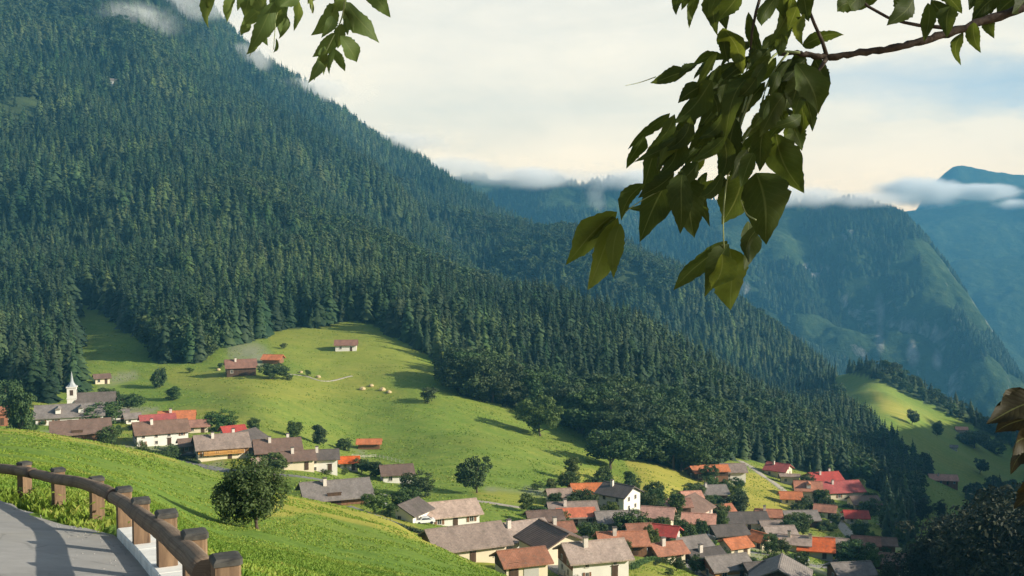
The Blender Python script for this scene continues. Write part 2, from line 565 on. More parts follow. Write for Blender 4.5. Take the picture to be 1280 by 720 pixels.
def ground_strips():
    t = NT('asphalt')
    p = t.pos()
    f = t.noise(p, 40, 3, 0.7); b = t.noise(p, 0.8, 6, 0.65)
    c = t.ramp(b, [(0.3, (0.22, 0.212, 0.195)), (0.7, (0.34, 0.325, 0.30))])
    c = t.mix(c, (0.24, 0.23, 0.22), t.math('MULTIPLY', t.ramp(f, [(0.5, (0, 0, 0)), (0.65, (1, 1, 1))]), 0.35))
    c = t.mix(c, (0.30, 0.28, 0.24), t.math('MULTIPLY', t.ramp(t.noise(t.mapping(p, (1, 1, 1), loc=(3, 1, 0)), 0.35, 5, 0.6), [(0.52, (0, 0, 0)), (0.62, (1, 1, 1))]), 0.6))
    vc = t.n('ShaderNodeTexVoronoi', feature='DISTANCE_TO_EDGE'); vc.inputs['Scale'].default_value = 0.55
    t.l(t.mapping(p, (1, 1, 0)), vc.inputs['Vector'])
    cr = t.math('ADD', vc.outputs['Distance'], t.math('MULTIPLY', t.math('SUBTRACT', t.noise(p, 3.0, 4, 0.6), 0.5), 0.05))
    c = t.mix(c, (0.07, 0.068, 0.062), t.math('MULTIPLY', t.ramp(cr, [(0.0, (1, 1, 1)), (0.012, (0, 0, 0))]), 0.3))
    M['asphalt'] = t.done(t.bsdf(c, 0.85, 0.25, t.bump(f, 0.5, 0.01)))
    t = NT('lane_gravel')
    p = t.pos()
    f = t.noise(p, 1.6, 5, 0.65)
    c = t.ramp(f, [(0.3, (0.27, 0.235, 0.185)), (0.7, (0.42, 0.37, 0.30))])
    M['lane_gravel'] = t.done(t.bsdf(c, 0.9, 0.2, t.bump(f, 0.4, 0.05)))
    t = NT('lane_asphalt')
    p = t.pos()
    f = t.noise(p, 1.2, 5, 0.65)
    c = t.ramp(f, [(0.3, (0.15, 0.14, 0.135)), (0.7, (0.25, 0.235, 0.22))])
    M['lane_asphalt'] = t.done(t.bsdf(c, 0.9, 0.2))
    t = NT('log_wood')
    v = t.mapping(t.coord('UV'), (40, 1.3, 1))
    f = t.noise(v, 1.0, 6, 0.7, 0.5)
    b = t.noise(t.pos(), 2.2, 5, 0.6)
    c = t.ramp(f, [(0.25, (0.10, 0.066, 0.044)), (0.6, (0.235, 0.172, 0.118)), (0.8, (0.36, 0.28, 0.20))])
    c = t.mix(c, (0.07, 0.05, 0.042), t.math('MULTIPLY', t.ramp(b, [(0.5, (0, 0, 0)), (0.68, (1, 1, 1))]), 0.65))
    M['log_wood'] = t.done(t.bsdf(c, 0.8, 0.2, t.bump(f, 0.6, 0.02)))
    wood('post_wood', (0.085, 0.052, 0.032), (0.24, 0.155, 0.09), 7.0, (1.6, 1.6, 0.2))
    t = NT('post_cap')
    f = t.noise(t.pos(), 9, 5, 0.6)
    c = t.ramp(f, [(0.3, (0.03, 0.028, 0.025)), (0.7, (0.085, 0.080, 0.068))])
    M['post_cap'] = t.done(t.bsdf(c, 0.7, 0.3))
    t = NT('grass_blade')
    a = t.n('ShaderNodeAttribute', attribute_name='tint').outputs['Fac']
    c = t.ramp(a, [(0.0, (0.12, 0.215, 0.026)), (0.6, (0.22, 0.30, 0.042)), (1.0, (0.33, 0.32, 0.075))])
    M['grass_blade'] = t.done(t.leafy(c, 0.35, 0.6, 0.2))
ground_strips()

# ------------------------------------------------------------------ the valley side as one sheet of ground
# profiles of the slope: for a bearing (given as a column of the 1280 wide frame) the distance of each
# break of slope and how far above or below eye level it lies (as a row of the frame)
def zr(z, Y):
    return py_of(z / Y)

PROF = {
    -900: [(7, zr(-3.2, 7)), (15, zr(-4.8, 15)), (27, 600), (80, 540), (235, 510), (290, 500), (340, 480), (420, 430), (480, 405), (650, 330), (900, 210), (1250, 60), (1800, -160), (2600, -420), (4000, -200)],
    -400: [(7, zr(-3.2, 7)), (15, zr(-4.8, 15)), (27, 618), (80, 552), (235, 527), (290, 522), (340, 510), (420, 462), (480, 440), (650, 370), (900, 250), (1250, 100), (1800, -100), (2600, -370), (4000, -140)],
    0:   [(7, zr(-3.2, 7)), (15, zr(-4.75, 15)), (27, 624), (80, 562), (235, 541), (290, 547), (340, 534), (420, 487), (480, 470), (650, 405), (900, 290), (1250, 130), (1800, -60), (2600, -330), (4000, -100)],
    150: [(7, zr(-3.2, 7)), (13, zr(-4.25, 13)), (19, 653), (80, 600), (225, 561), (285, 571), (320, 552), (420, 500), (510, 452), (660, 385), (920, 280), (1300, 150), (1900, -40), (2700, -220), (4000, -20)],
    300: [(7, zr(-3.3, 7)), (10, zr(-3.75, 10)), (20, 722), (60, 678), (200, 600), (255, 618), (300, 574), (400, 505), (560, 425), (690, 370), (1000, 265), (1500, 150), (1950, 105), (2350, 66), (3500, 170)],
    450: [(7, zr(-3.4, 7)), (11, zr(-4.4, 11)), (40, 724), (90, 688), (165, 640), (208, 662), (240, 633), (340, 578), (590, 410), (740, 352), (1080, 292), (1600, 232), (2100, 196), (2500, 168), (3500, 240)],
    600: [(7, zr(-3.5, 7)), (12, zr(-5.0, 12)), (60, 738), (100, 724), (130, 712), (165, 738), (195, 698), (290, 618), (480, 492), (720, 415), (1000, 360), (1380, 370), (1900, 288), (2500, 262), (3300, 330)],
    700: [(7, zr(-3.6, 7)), (12, zr(-5.2, 12)), (60, 765), (105, 750), (130, 745), (152, 752), (190, 716), (300, 622), (430, 540), (600, 458), (880, 392), (1300, 398), (1850, 303), (2500, 310), (3300, 350)],
    800: [(7, zr(-3.6, 7)), (12, zr(-5.3, 12)), (60, 775), (105, 758), (130, 750), (152, 752), (195, 712), (325, 622), (405, 576), (570, 478), (840, 430), (1230, 436), (1750, 340), (2450, 345), (3300, 370)],
    900: [(7, zr(-3.7, 7)), (12, zr(-5.4, 12)), (60, 780), (105, 765), (130, 758), (160, 752), (215, 718), (330, 650), (440, 582), (570, 520), (790, 476), (1150, 478), (1650, 388), (2300, 405), (3300, 410)],
    1000: [(7, zr(-3.7, 7)), (12, zr(-5.4, 12)), (60, 785), (105, 772), (140, 765), (180, 748), (238, 716), (350, 655), (445, 602), (570, 558), (720, 530), (1040, 528), (1450, 449), (2000, 475), (3300, 440)],
    1100: [(7, zr(-3.7, 7)), (12, zr(-5.5, 12)), (60, 800), (105, 790), (140, 780), (190, 755), (260, 718), (360, 662), (430, 628), (560, 588), (750, 545), (960, 505), (1120, 489), (1500, 530), (3200, 480)],
    1200: [(7, zr(-3.7, 7)), (12, zr(-5.5, 12)), (60, 820), (105, 810), (140, 800), (190, 775), (260, 738), (360, 692), (430, 667), (560, 625), (700, 597), (840, 564), (990, 540), (1300, 580), (3200, 500)],
    1300: [(7, zr(-3.7, 7)), (12, zr(-5.5, 12)), (60, 830), (105, 822), (140, 812), (190, 790), (260, 758), (360, 722), (430, 698), (560, 662), (660, 636), (780, 610), (920, 590), (1200, 622), (3200, 520)],
    1600: [(7, zr(-3.7, 7)), (12, zr(-5.5, 12)), (60, 640), (105, 640), (140, 646), (190, 580), (260, 516), (360, 454), (430, 426), (560, 362), (660, 366), (780, 390), (920, 416), (1200, 460), (3200, 540)],  # unseen shoulder here and in the next profile, raised to shade the lower right
    1800: [(7, zr(-3.7, 7)), (12, zr(-5.5, 12)), (60, 640), (105, 640), (140, 646), (190, 580), (260, 516), (360, 454), (430, 426), (560, 362), (660, 366), (780, 390), (920, 416), (1200, 460), (3200, 540)],
}
pxs = sorted(PROF)
s_cols = np.array([tan_dir(p, 280)[0] for p in pxs])
S = np.concatenate([np.linspace(-1.25, -0.52, 70)[:-1], np.linspace(-0.52, 0.52, 640), np.linspace(0.52, 1.1, 50)[1:]])
U = np.concatenate([np.linspace(math.log(1.5), math.log(60), 170)[:-1], np.linspace(math.log(60), math.log(3300), 430)[:-1], np.linspace(math.log(3300), math.log(7200), 24)])
YV = np.exp(U)
nk = len(PROF[0])
KY = np.array([[math.log(PROF[p][k][0]) for p in pxs] for k in range(nk)])
KE = np.array([[e_of(PROF[p][k][1]) for p in pxs] for k in range(nk)])
kyS = np.array([pchip(s_cols, KY[k], S) for k in range(nk)])
keS = np.array([pchip(s_cols, KE[k], S) for k in range(nk)])
Z = np.zeros((len(S), len(U)))
for i in range(len(S)):
    kx = np.concatenate([[math.log(1.5), math.log(3.0)], kyS[:, i], [math.log(5000), math.log(7200)]])
    kz = np.concatenate([[-1.65 / 1.5, -2.1 / 3.0], keS[:, i], [-620 / 5000, -620 / 7200]])
    Z[i] = pchip(kx, kz, U) * YV
XG = S[:, None] * YV[None, :]
YG = np.broadcast_to(YV[None, :], XG.shape).copy()
Z = np.where(Z > 420, 420 + 260 * np.tanh((Z - 420) / 260.0), Z)
far = sstep(520, 1000, YG)
Z += far * (fbm(XG, YG, 420, 5, 3) * 58 + fbm(XG + 0.6 * YG, YG * 0.4, 150, 3, 9) * 30) * np.clip(YG / 1500, 0.4, 1.0)
mid = sstep(25, 120, YG) * (1 - sstep(3000, 5000, YG))
Z += mid * (fbm(XG, YG, 46, 3, 21) * 1.5 + fbm(XG, YG, 11, 2, 5) * 0.28)
Z += (1 - mid) * sstep(14, 20, YG) * fbm(XG, YG, 3.0, 3, 31) * 0.16


def H(x, y):
    """height of the ground"""
    x = np.asarray(x, float); y = np.asarray(y, float)
    y = np.maximum(y, 1.51)
    s = np.clip(x / y, S[0], S[-1]); u = np.log(y)
    i = np.clip(np.searchsorted(S, s) - 1, 0, len(S) - 2)
    j = np.clip(np.searchsorted(U, u) - 1, 0, len(U) - 2)
    a = (s - S[i]) / (S[i + 1] - S[i]); b = (u - U[j]) / (U[j + 1] - U[j])
    return (Z[i, j] * (1 - a) + Z[i + 1, j] * a) * (1 - b) + (Z[i, j + 1] * (1 - a) + Z[i + 1, j + 1] * a) * b


def hz(x, y):
    return float(H(np.array([x]), np.array([y]))[0])


def ground_hit(px, py, ymin=30.0, ymax=3000.0):
    """first point of the ground along a sight line, beyond ymin"""
    s, e = tan_dir(px, py)
    ys = np.exp(np.linspace(math.log(ymin), math.log(ymax), 1600))
    d = H(s * ys, ys) / ys - e
    k = np.where((d[1:] >= 0) & (d[:-1] < 0))[0]
    if len(k) == 0:
        k = [int(np.argmax(d)) - 1]
        y = ys[max(0, k[0])]
    else:
        k0 = k[0]
        t = -d[k0] / (d[k0 + 1] - d[k0] + 1e-12)
        y = ys[k0] * (ys[k0 + 1] / ys[k0]) ** t
    return Vector((s * y, y, float(H(np.array([s * y]), np.array([y]))[0])))


# ------------------------------------------------------------------ the roadside: posts, road
POSTS = [(30, 578, 24.0), (72, 586, 22.2), (120, 597, 20.0), (154, 610, 17.6), (175, 624, 15.3), (207, 640, 13.0), (242, 665, 11.0), (281, 696, 9.3)]
POST_TOP = [at(*p) for p in POSTS]
POST_H = 0.80
# the road surface: a plane tilted along the rail
pp = np.array([[p.x, p.y, p.z - POST_H] for p in POST_TOP])
A_ = np.c_[pp[:, 0], pp[:, 1], np.ones(len(pp))]
coef, *_ = np.linalg.lstsq(A_, pp[:, 2], rcond=None)


def road_z(x, y):
    return coef[0] * x + coef[1] * y + coef[2]

# which side of the rail a point is on: signed distance to the rail line
rail_xy = [(-40.0, 26.5)] + [(-18.5, 26.0)] + [(p.x, p.y) for p in POST_TOP] + [(-1.0, 7.0), (1.5, 3.5), (4, 0)]


def rail_side(x, y):
    """signed distance: positive on the road side (nearer to the camera)"""
    x = np.asarray(x, float); y = np.asarray(y, float)
    best = np.full(x.shape, 1e9); sgn = np.ones(x.shape)
    for (x1, y1), (x2, y2) in zip(rail_xy[:-1], rail_xy[1:]):
        dx, dy = x2 - x1, y2 - y1
        L2 = dx * dx + dy * dy
        t = np.clip(((x - x1) * dx + (y - y1) * dy) / L2, 0, 1)
        ex = x - (x1 + t * dx); ey = y - (y1 + t * dy)
        d = np.hypot(ex, ey)
        c = dx * (y - y1) - dy * (x - x1)
        m = d < best
        best = np.where(m, d, best); sgn = np.where(m, np.where(c < 0, 1.0, -1.0), sgn)
    return best * sgn

near = YG < 60
rs = np.zeros_like(XG); rs[near] = rail_side(XG[near], YG[near])
RZ = coef[0] * XG + coef[1] * YG + coef[2]
w_road = np.where(near, sstep(-1.2, 0.15, rs), 0.0) * (1 - sstep(34, 50, YG)) * sstep(-0.6, 0.2, 20 - np.abs(XG + 8) * 0.9 + 0 * YG)
bank = np.where(near & (rs > 7.5), sstep(7.5, 10.5, rs), 0.0)          # the bank the camera stands on
Zr = RZ - 0.10
Z = Z * (1 - w_road) + Zr * w_road
Z = np.where(bank > 0, Z * (1 - bank) + np.maximum(Zr, -1.7 - 0.12 * YG) * bank, Z)
# grass behind the rail starts level with the road and falls away
w_v = np.where(near, sstep(0.0, -0.5, rs) * 0 + (rs <= 0) * np.exp(np.minimum(rs, 0) / 1.6), 0.0) * (1 - sstep(30, 45, YG))
Z = np.where(rs <= 0, Z * (1 - w_v) + (RZ - 0.03) * w_v, Z)

# ------------------------------------------------------------------ land cover
E = Z / YG
PXG = px_of(XG / YG, E); PYG = py_of(E)
FOREST_FOOT = [(-900, 380), (-300, 440), (0, 478), (40, 472), (92, 472), (97, 432), (104, 408), (150, 424), (186, 452), (250, 455), (275, 432), (300, 424), (360, 414), (420, 407), (442, 403), (470, 412), (520, 432),
               (545, 448), (575, 494), (640, 508), (700, 524), (745, 558), (790, 570), (838, 585), (880, 590), (915, 574), (950, 577), (1010, 592), (1050, 600), (1090, 612), (1135, 628), (1150, 690), (1170, 720), (1400, 740)]
FX = [p[0] for p in FOREST_FOOT]; FY = [p[1] for p in FOREST_FOOT]
CLEARINGS = [
    [(86, 378), (112, 380), (150, 402), (196, 440), (190, 462), (150, 462), (105, 480), (92, 472), (96, 430)],
    [(1042, 464), (1085, 470), (1150, 500), (1215, 532), (1290, 572), (1290, 622), (1240, 612), (1240, 630), (1205, 622), (1180, 606), (1140, 576), (1100, 546), (1050, 506)],
    [(1146, 594), (1205, 592), (1225, 690), (1140, 690)],
    [(134, 100), (147, 100), (150, 124), (140, 126), (133, 116)],
    [(1150, 660), (1150, 700), (1172, 700), (1180, 680)],
]


def forest_at(x, y):
    """1 where the wood stands"""
    x = np.asarray(x, float); y = np.asarray(y, float)
    e = H(x, y) / y
    px = px_of(x / y, e); py = py_of(e)
    n = fbm(x, y, 60, 3, 77) * 10
    m = (py + n * np.clip(400 / y, 0, 1) < np.interp(px, FX, FY)) & (y > 380)
    m |= (y > 330) & (px > 1105) & (py < 720)
    for c in CLEARINGS:
        m &= ~(in_poly(px, py, c) & (y < 1700))
    return m

fm = forest_at(XG.ravel(), YG.ravel()).reshape(XG.shape)
cover = np.zeros(XG.shape + (4,), np.float32); cover[..., 3] = 1
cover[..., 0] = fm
DRY = [  # ripe or mown fields, yellow
    ([(790, 575), (830, 572), (880, 595), (872, 612), (835, 625), (805, 628), (790, 600)], 0.85, 300, 520),
    ([(925, 590), (945, 590), (990, 625), (980, 645), (935, 643), (925, 620)], 0.95, 300, 520),
    ([(1130, 668), (1165, 680), (1160, 692), (1135, 690)], 0.9, 230, 500),
    ([(1045, 640), (1075, 640), (1110, 668), (1085, 680), (1060, 660)], 0.35, 250, 520),
    ([(0, 533), (120, 545), (240, 562), (240, 580), (120, 556), (0, 546)], 0.7, 150, 300),
    ([(330, 600), (400, 615), (520, 655), (560, 690), (480, 665), (380, 640), (330, 650)], 0.75, 70, 240),
    ([(1085, 485), (1145, 515), (1130, 530), (1100, 510)], 0.7, 700, 1500),
    ([(200, 455), (330, 470), (450, 470), (520, 500), (300, 500), (210, 480)], 0.35, 380, 700),
    ([(310, 395), (440, 400), (520, 435), (545, 470), (420, 470), (340, 440)], 0.30, 380, 800),
    ([(500, 650), (560, 655), (640, 715), (600, 718), (545, 680)], 0.35, 100, 200),
    ([(590, 610), (720, 625), (720, 640), (600, 630)], 0.5, 230, 400),
]
for poly, w, y0, y1 in DRY:
    m = in_poly(PXG + fbm(XG, YG, 14, 2, 4) * 14, PYG + fbm(XG, YG, 14, 2, 8) * 7, poly) & (YG > y0) & (YG < y1)
    cover[..., 1] = np.where(m, w, cover[..., 1])
for poly, y0, y1 in [([(128, 470), (170, 464), (175, 472), (140, 482), (122, 486)], 330, 600), ([(282, 428), (330, 430), (345, 450), (320, 462), (286, 448)], 400, 640)]:
    m = in_poly(PXG, PYG, poly) & (YG > y0) & (YG < y1)
    cover[..., 2] = np.where(m, 0.42 + 0.5 * fbm(XG, YG, 9, 3, 33), cover[..., 2])
VIL = (in_poly(PXG, PYG, [(660, 590), (900, 575), (1000, 590), (1090, 625), (1160, 670), (1150, 740), (660, 740), (480, 650)]) & (YG > 150) & (YG < 520)) | (in_poly(PXG, PYG, [(0, 500), (240, 500), (330, 535), (480, 570), (560, 620), (560, 670), (440, 650), (230, 575), (0, 545)]) & (YG > 240) & (YG < 420))
nv = fbm(XG, YG, 17, 3, 51)
cover[..., 2] = np.where(VIL, np.maximum(cover[..., 2], sstep(0.20, 0.26, nv) * 0.55 * (cover[..., 1] < 0.3)), cover[..., 2])
cover[..., 1] = np.where(VIL, np.maximum(cover[..., 1], sstep(0.02, 0.2, fbm(XG, YG, 24, 3, 52)) * 0.5), cover[..., 1])
# soften the edges of the patches a little
for c in (1, 2):
    a = cover[..., c]
    for _ in range(2):
        a = (a + np.roll(a, 1, 0) + np.roll(a, -1, 0) + np.roll(a, 1, 1) + np.roll(a, -1, 1)) / 5
    cover[..., c] = a
# gravel verge on the far side of the road
verge = 0 * np.where(near, sstep(1.2, 0.5, np.abs(rs - 0.2)) * (XG < -7.6), 0) * 0.7
cover[..., 2] = np.maximum(cover[..., 2], verge)

cover[..., 3] = sstep(230, 90, YG) * (0.85 + 0.6 * fbm(XG, YG, 30, 3, 61)).clip(0, 1)
ni, nj = XG.shape
idx = np.arange(ni * nj).reshape(ni, nj)
quads = np.stack([idx[:-1, :-1], idx[1:, :-1], idx[1:, 1:], idx[:-1, 1:]], -1).reshape(-1, 4)
me = mesh_np('ground', np.stack([XG, YG, Z], -1).reshape(-1, 3), quads, M['meadow_ground'], True)
ca = me.color_attributes.new('cover', 'FLOAT_COLOR', 'POINT')
ca.data.foreach_set('color', cover.reshape(-1))
tag(link('ground', me), kind='structure', label='green mountain slope with meadows falling to the village')


# ------------------------------------------------------------------ far ridges
def ridge_object(name, line, foot, back, seed, rough, mat, cols=340, rows=150, label=None, gully=1.0):
    """line: (px, py, Y) crest of the ridge; foot / back: how far it spreads (metres), down to the valley floor"""
    px = np.array([p[0] for p in line], float)
    sK = np.array([tan_dir(p[0], p[1])[0] for p in line])
    yK = np.array([p[2] for p in line], float)
    zK = np.array([e_of(p[1]) * p[2] for p in line])
    s = np.linspace(sK[0], sK[-1], cols)
    yc = pchip(sK, yK, s); zc = pchip(sK, zK, s)
    t = np.concatenate([np.linspace(-1, 0, int(rows * 0.75)), np.linspace(0, 1, rows - int(rows * 0.75))[1:]])
    T, SS = np.meshgrid(t, s)
    YC = np.broadcast_to(yc[:, None], T.shape); ZC = np.broadcast_to(zc[:, None], T.shape)
    Yv = YC + np.where(T < 0, T * foot, T * back)
    Xv = SS * YC + (Yv - YC) * SS * 0.35
    base = -640.0
    prof = 1 - np.abs(T) ** 1.15
    Zv = base + (ZC - base) * prof
    # gullies running down the slope plus broken ground
    env = np.clip(np.abs(T) * 3.0, 0.12, 1) * (1 - np.abs(T) ** 6)
    gul = 0.5 - np.abs(vnoise(Xv / (rough * 5.0) + fbm(Xv, Yv, rough * 6, 2, seed) * 0.8, Yv / (rough * 22.0), seed + 3)) * 2
    gul2 = 0.5 - np.abs(vnoise(Xv / (rough * 2.1), Yv / (rough * 9.0), seed + 6)) * 2
    Zv = Zv - env * gully * (gul * rough * 0.85 + gul2 * rough * 0.38) + env * fbm(Xv, Yv, rough * 3, 5, seed + 12) * rough * 0.9 + fbm(Xv, Yv, rough * 1.2, 4, seed + 2) * rough * 0.16
    ix = np.arange(cols * len(t)).reshape(cols, len(t))
    q = np.stack([ix[:-1, :-1], ix[1:, :-1], ix[1:, 1:], ix[:-1, 1:]], -1).reshape(-1, 4)
    me = mesh_np(name, np.stack([Xv, Yv, Zv], -1).reshape(-1, 3), q, mat, True)
    Er = Zv / Yv
    PXr, PYr = px_of(Xv / Yv, Er), py_of(Er)
    nr_ = fbm(Xv, Zv * 1.3, 90, 4, 31)
    rock = sum(np.clip(1.15 - np.hypot((PXr - rx) / rw, (PYr - ry) / rh) + nr_ * 1.3, 0, 1) for rx, ry, rw, rh in (CLIFFS if name == 'cliff_mountain' else []))
    if name == 'cliff_mountain':
        at_ = me.attributes.new('rock', 'FLOAT', 'POINT'); at_.data.foreach_set('value', np.clip(rock, 0, 1).astype(np.float32).ravel())
    o = link(name, me)
    tag(o, label, None, None, 'structure')
    return Xv, Yv, Zv

CLIFFS = [(1202, 415, 9, 15), (1030, 338, 26, 7), (985, 348, 16, 5), (1062, 292, 7, 18), (1100, 400, 6, 30), (1140, 440, 6, 18), (1172, 450, 5, 12)]
RIDGE_A = [(470, 215, 4000), (540, 226, 4000), (590, 222, 4000), (640, 228, 3900), (690, 224, 3800), (728, 232, 3750), (760, 226, 3800), (800, 228, 3900), (850, 240, 4000), (900, 255, 4100), (960, 270, 4200)]
RIDGE_B = [(760, 330, 3300), (800, 300, 3400), (860, 275, 3500), (930, 262, 3600), (1000, 252, 3600), (1060, 250, 3550), (1098, 256, 3500), (1124, 266, 3450), (1150, 291, 3400), (1178, 329, 3350), (1206, 374, 3300), (1231, 424, 3250), (1258, 474, 3200), (1300, 540, 3150)]
RIDGE_C = [(1040, 290, 6200), (1100, 268, 6200), (1150, 264, 6200), (1210, 256, 6150), (1260, 240, 6150), (1330, 215, 6150), (1450, 190, 6150)]
RIDGE_D = [(1060, 330, 7000), (1110, 300, 7000), (1145, 262, 7000), (1172, 224, 7000), (1202, 207, 7000), (1238, 214, 6950), (1285, 217, 6950), (1340, 200, 7000), (1450, 235, 7000)]
RIDGE_E = [(1100, 420, 5300), (1160, 350, 5300), (1200, 324, 5300), (1260, 320, 5300), (1330, 300, 5250), (1450, 260, 5250)]
RA = ridge_object('wooded_ridge', RIDGE_A, 1300, 1000, 5, 62, M['far_forest_rock'], 360, 170, 'blue wooded ridge with its crest lost in cloud', 1.6)
RB = ridge_object('cliff_mountain', RIDGE_B, 1100, 1100, 8, 78, M['far_forest_rock'], 420, 190, 'round topped mountain with grey cliffs beyond the valley', 2.0)
ridge_object('far_ridge', RIDGE_C, 1300, 700, 13, 95, M['far_forest_rock'], 160, 110, 'hazy blue mountain closing the valley')
ridge_object('cloudy_peak', RIDGE_D, 900, 400, 19, 75, M['far_forest_rock'], 160, 90, 'pale blue peak rising out of the clouds')
ridge_object('blue_foothill', RIDGE_E, 1100, 900, 23, 80, M['far_forest_rock'], 160, 100, 'deep blue foothill behind the cliff mountain')

# ------------------------------------------------------------------ trees
def add_tint(me, tint):
    a = me.attributes.new('tint', 'FLOAT', 'FACE')
    a.data.foreach_set('value', np.asarray(tint, np.float32))


def spruce_meshes(seed, slim=0.17, tiers=17, per=10, mat='spruce_needles', ragged=0.25):
    """a conifer one unit tall: drooping tiers of branches, each branch two bent sheets of needles"""
    rg = random.Random(seed)
    V = []; Fc = []; tint = []
    for i in range(tiers):
        t = i / (tiers - 1)
        z = 0.10 + 0.88 * t ** 0.92
        r = slim * (1 - t) ** 0.82 + 0.010
        n = max(4, int(per * (1 - 0.45 * t)))
        off = rg.random() * 6.28
        for k in range(n):
            a = off + 2 * PI * k / n + rg.uniform(-0.28, 0.28)
            rr = r * rg.uniform(1 - ragged * 1.5, 1 + ragged)
            zz = z + rg.uniform(-0.018, 0.018)
            droop = rr * rg.uniform(0.35, 0.75)
            lift = rr * 0.12
            w = rr * rg.uniform(0.30, 0.48) + 0.004
            ca, sa = math.cos(a), math.sin(a)
            def P(rad, side, h):
                return (ca * rad - sa * side, sa * rad + ca * side, zz + h)
            b = len(V)
            V += [P(0.0, 0, 0.022), P(rr * 0.5, w, -droop * 0.35 - 0.010), P(rr * 0.55, 0, lift - droop * 0.15), P(rr * 0.5, -w, -droop * 0.35 - 0.010), P(rr, 0, -droop), P(rr * 0.78, w * 0.7, -droop * 0.9), P(rr * 0.78, -w * 0.7, -droop * 0.9)]
            Fc += [(b, b + 1, b + 2), (b, b + 2, b + 3), (b + 2, b + 1, b + 5), (b + 2, b + 5, b + 4), (b + 2, b + 4, b + 6), (b + 2, b + 6, b + 3)]
            tn = min(1, max(0, rg.gauss(0.45, 0.22)))
            tint += [tn] * 6
    b = len(V)
    V += [(0.006, 0, 0.95), (-0.004, 0.006, 0.95), (-0.004, -0.006, 0.95), (0, 0, 1.03)]
    Fc += [(b, b + 1, b + 3), (b + 1, b + 2, b + 3), (b + 2, b, b + 3)]; tint += [0.7] * 3
    me = mesh_np('crown', V, np.array(Fc), M[mat])
    add_tint(me, tint)
    tb = MB(); tb.tube([(0, 0, -0.05), (0, 0, 0.2), (0, 0, 0.93)], [0.016, 0.012, 0.002], 6)
    return me, tb.mesh('trunk', [M['bark']])


def broad_meshes(seed, mat='broad_leaves', clumps=58, leaves=46, leaf=0.036, wide=0.42, low=0.16, spread=0.115, bare=0.0):
    """a broadleaf tree one unit tall: forked trunk, limbs, clumps of leaves with gaps between them"""
    rg = random.Random(seed)
    nr = np.random.default_rng(seed)
    cs = []
    ch = (1 - low) / 2; cz = low + ch
    lobes = [(rg.uniform(-0.5, 0.5), rg.uniform(-0.5, 0.5), rg.uniform(-0.35, 0.35), rg.uniform(0.55, 0.8)) for _ in range(5)]
    while len(cs) < clumps:
        lb = lobes[rg.randrange(5)]
        d = Vector((rg.gauss(0, 1), rg.gauss(0, 1), rg.gauss(0, 1))).normalized()
        rad = lb[3] * rg.uniform(0.55, 1.0) ** 0.6
        p = Vector((lb[0] + d.x * rad, lb[1] + d.y * rad, lb[2] + d.z * rad))
        if p.length > 1.12: continue
        pz = p.z
        q = Vector((p.x * wide, p.y * wide, cz + pz * ch * 0.93))
        cs.append((q, rg.gauss(0.45, 0.2), rg.uniform(0.7, 1.25)))
    V = []; tint = []
    for q, tn, sz in cs:
        n = int(leaves * sz)
        off = nr.normal(0, 1, (n, 3)); off /= np.maximum(1e-6, np.linalg.norm(off, axis=1))[:, None]
        off *= (nr.uniform(0.15, 1, (n, 1)) ** 0.5) * spread * sz * np.array([1, 1, 0.72])
        c = np.array(q)[None] + off
        nrm = off / spread + nr.normal(0, 0.55, (n, 3)) + np.array([0, 0, 0.35])
        nrm /= np.linalg.norm(nrm, axis=1)[:, None]
        a = np.cross(nrm, nr.normal(0, 1, (n, 3))); a /= np.maximum(1e-6, np.linalg.norm(a, axis=1))[:, None]
        b2 = np.cross(nrm, a)
        s = leaf * nr.uniform(0.6, 1.3, (n, 1))
        V.append(np.stack([c - a * s * 0.95, c + b2 * s * 0.55 - a * s * 0.1, c + a * s, c - b2 * s * 0.55 - a * s * 0.1], 1).reshape(-1, 3))
        tint.append(np.clip(tn + nr.normal(0, 0.14, n), 0, 1))
    V = np.concatenate(V); tint = np.concatenate(tint)
    me = mesh_np('crown', V, np.arange(len(V)).reshape(-1, 4), M[mat])
    add_tint(me, tint)
    tb = MB()
    low = max(low, 0.08)
    top = Vector((rg.uniform(-0.04, 0.04), rg.uniform(-0.04, 0.04), low + 0.28))
    tb.tube([(0, 0, -0.06), (0.004, 0, 0.03), Vector((top.x * 0.4, top.y * 0.4, low * 0.9)), top, top + Vector((0.02, 0.01, 0.3))], [0.034, 0.026, 0.021, 0.015, 0.004], 7)
    for k in range(9):
        q = cs[rg.randrange(len(cs))][0]
        st = Vector((top.x * 0.4, top.y * 0.4, low * 0.9)).lerp(top, rg.random())
        tb.tube([st, st.lerp(q, 0.5) + Vector((0, 0, -0.02)), q], [0.011, 0.007, 0.002], 5)
    return me, tb.mesh('trunk', [M['bark']])


SPRUCE = [spruce_meshes(s, sl, 17, 10, 'spruce_needles', rg_) for s, sl, rg_ in ((1, 0.16, .25), (2, 0.21, .35), (3, 0.14, .3), (4, 0.185, .4), (5, 0.24, .45))]
LARCH = [spruce_meshes(s, sl, 15, 9, 'larch_needles', 0.35) for s, sl in ((11, 0.17), (12, 0.20))]
BROAD = [broad_meshes(20 + k, 'broad_leaves', 78, 62, 0.031, wd, lo) for k, (wd, lo) in enumerate(((0.44, 0.0), (0.48, -0.03), (0.38, 0.02), (0.44, -0.05)))]
DARKB = [broad_meshes(40 + k, 'dark_leaves', 82, 62, 0.031, wd, lo) for k, (wd, lo) in enumerate(((0.45, -0.03), (0.40, -0.05), (0.48, -0.02)))]
FARB = [broad_meshes(90 + k, 'wood_leaves', 40, 26, 0.055, wd, 0.05, 0.13) for k, wd in enumerate((0.40, 0.46, 0.36))]
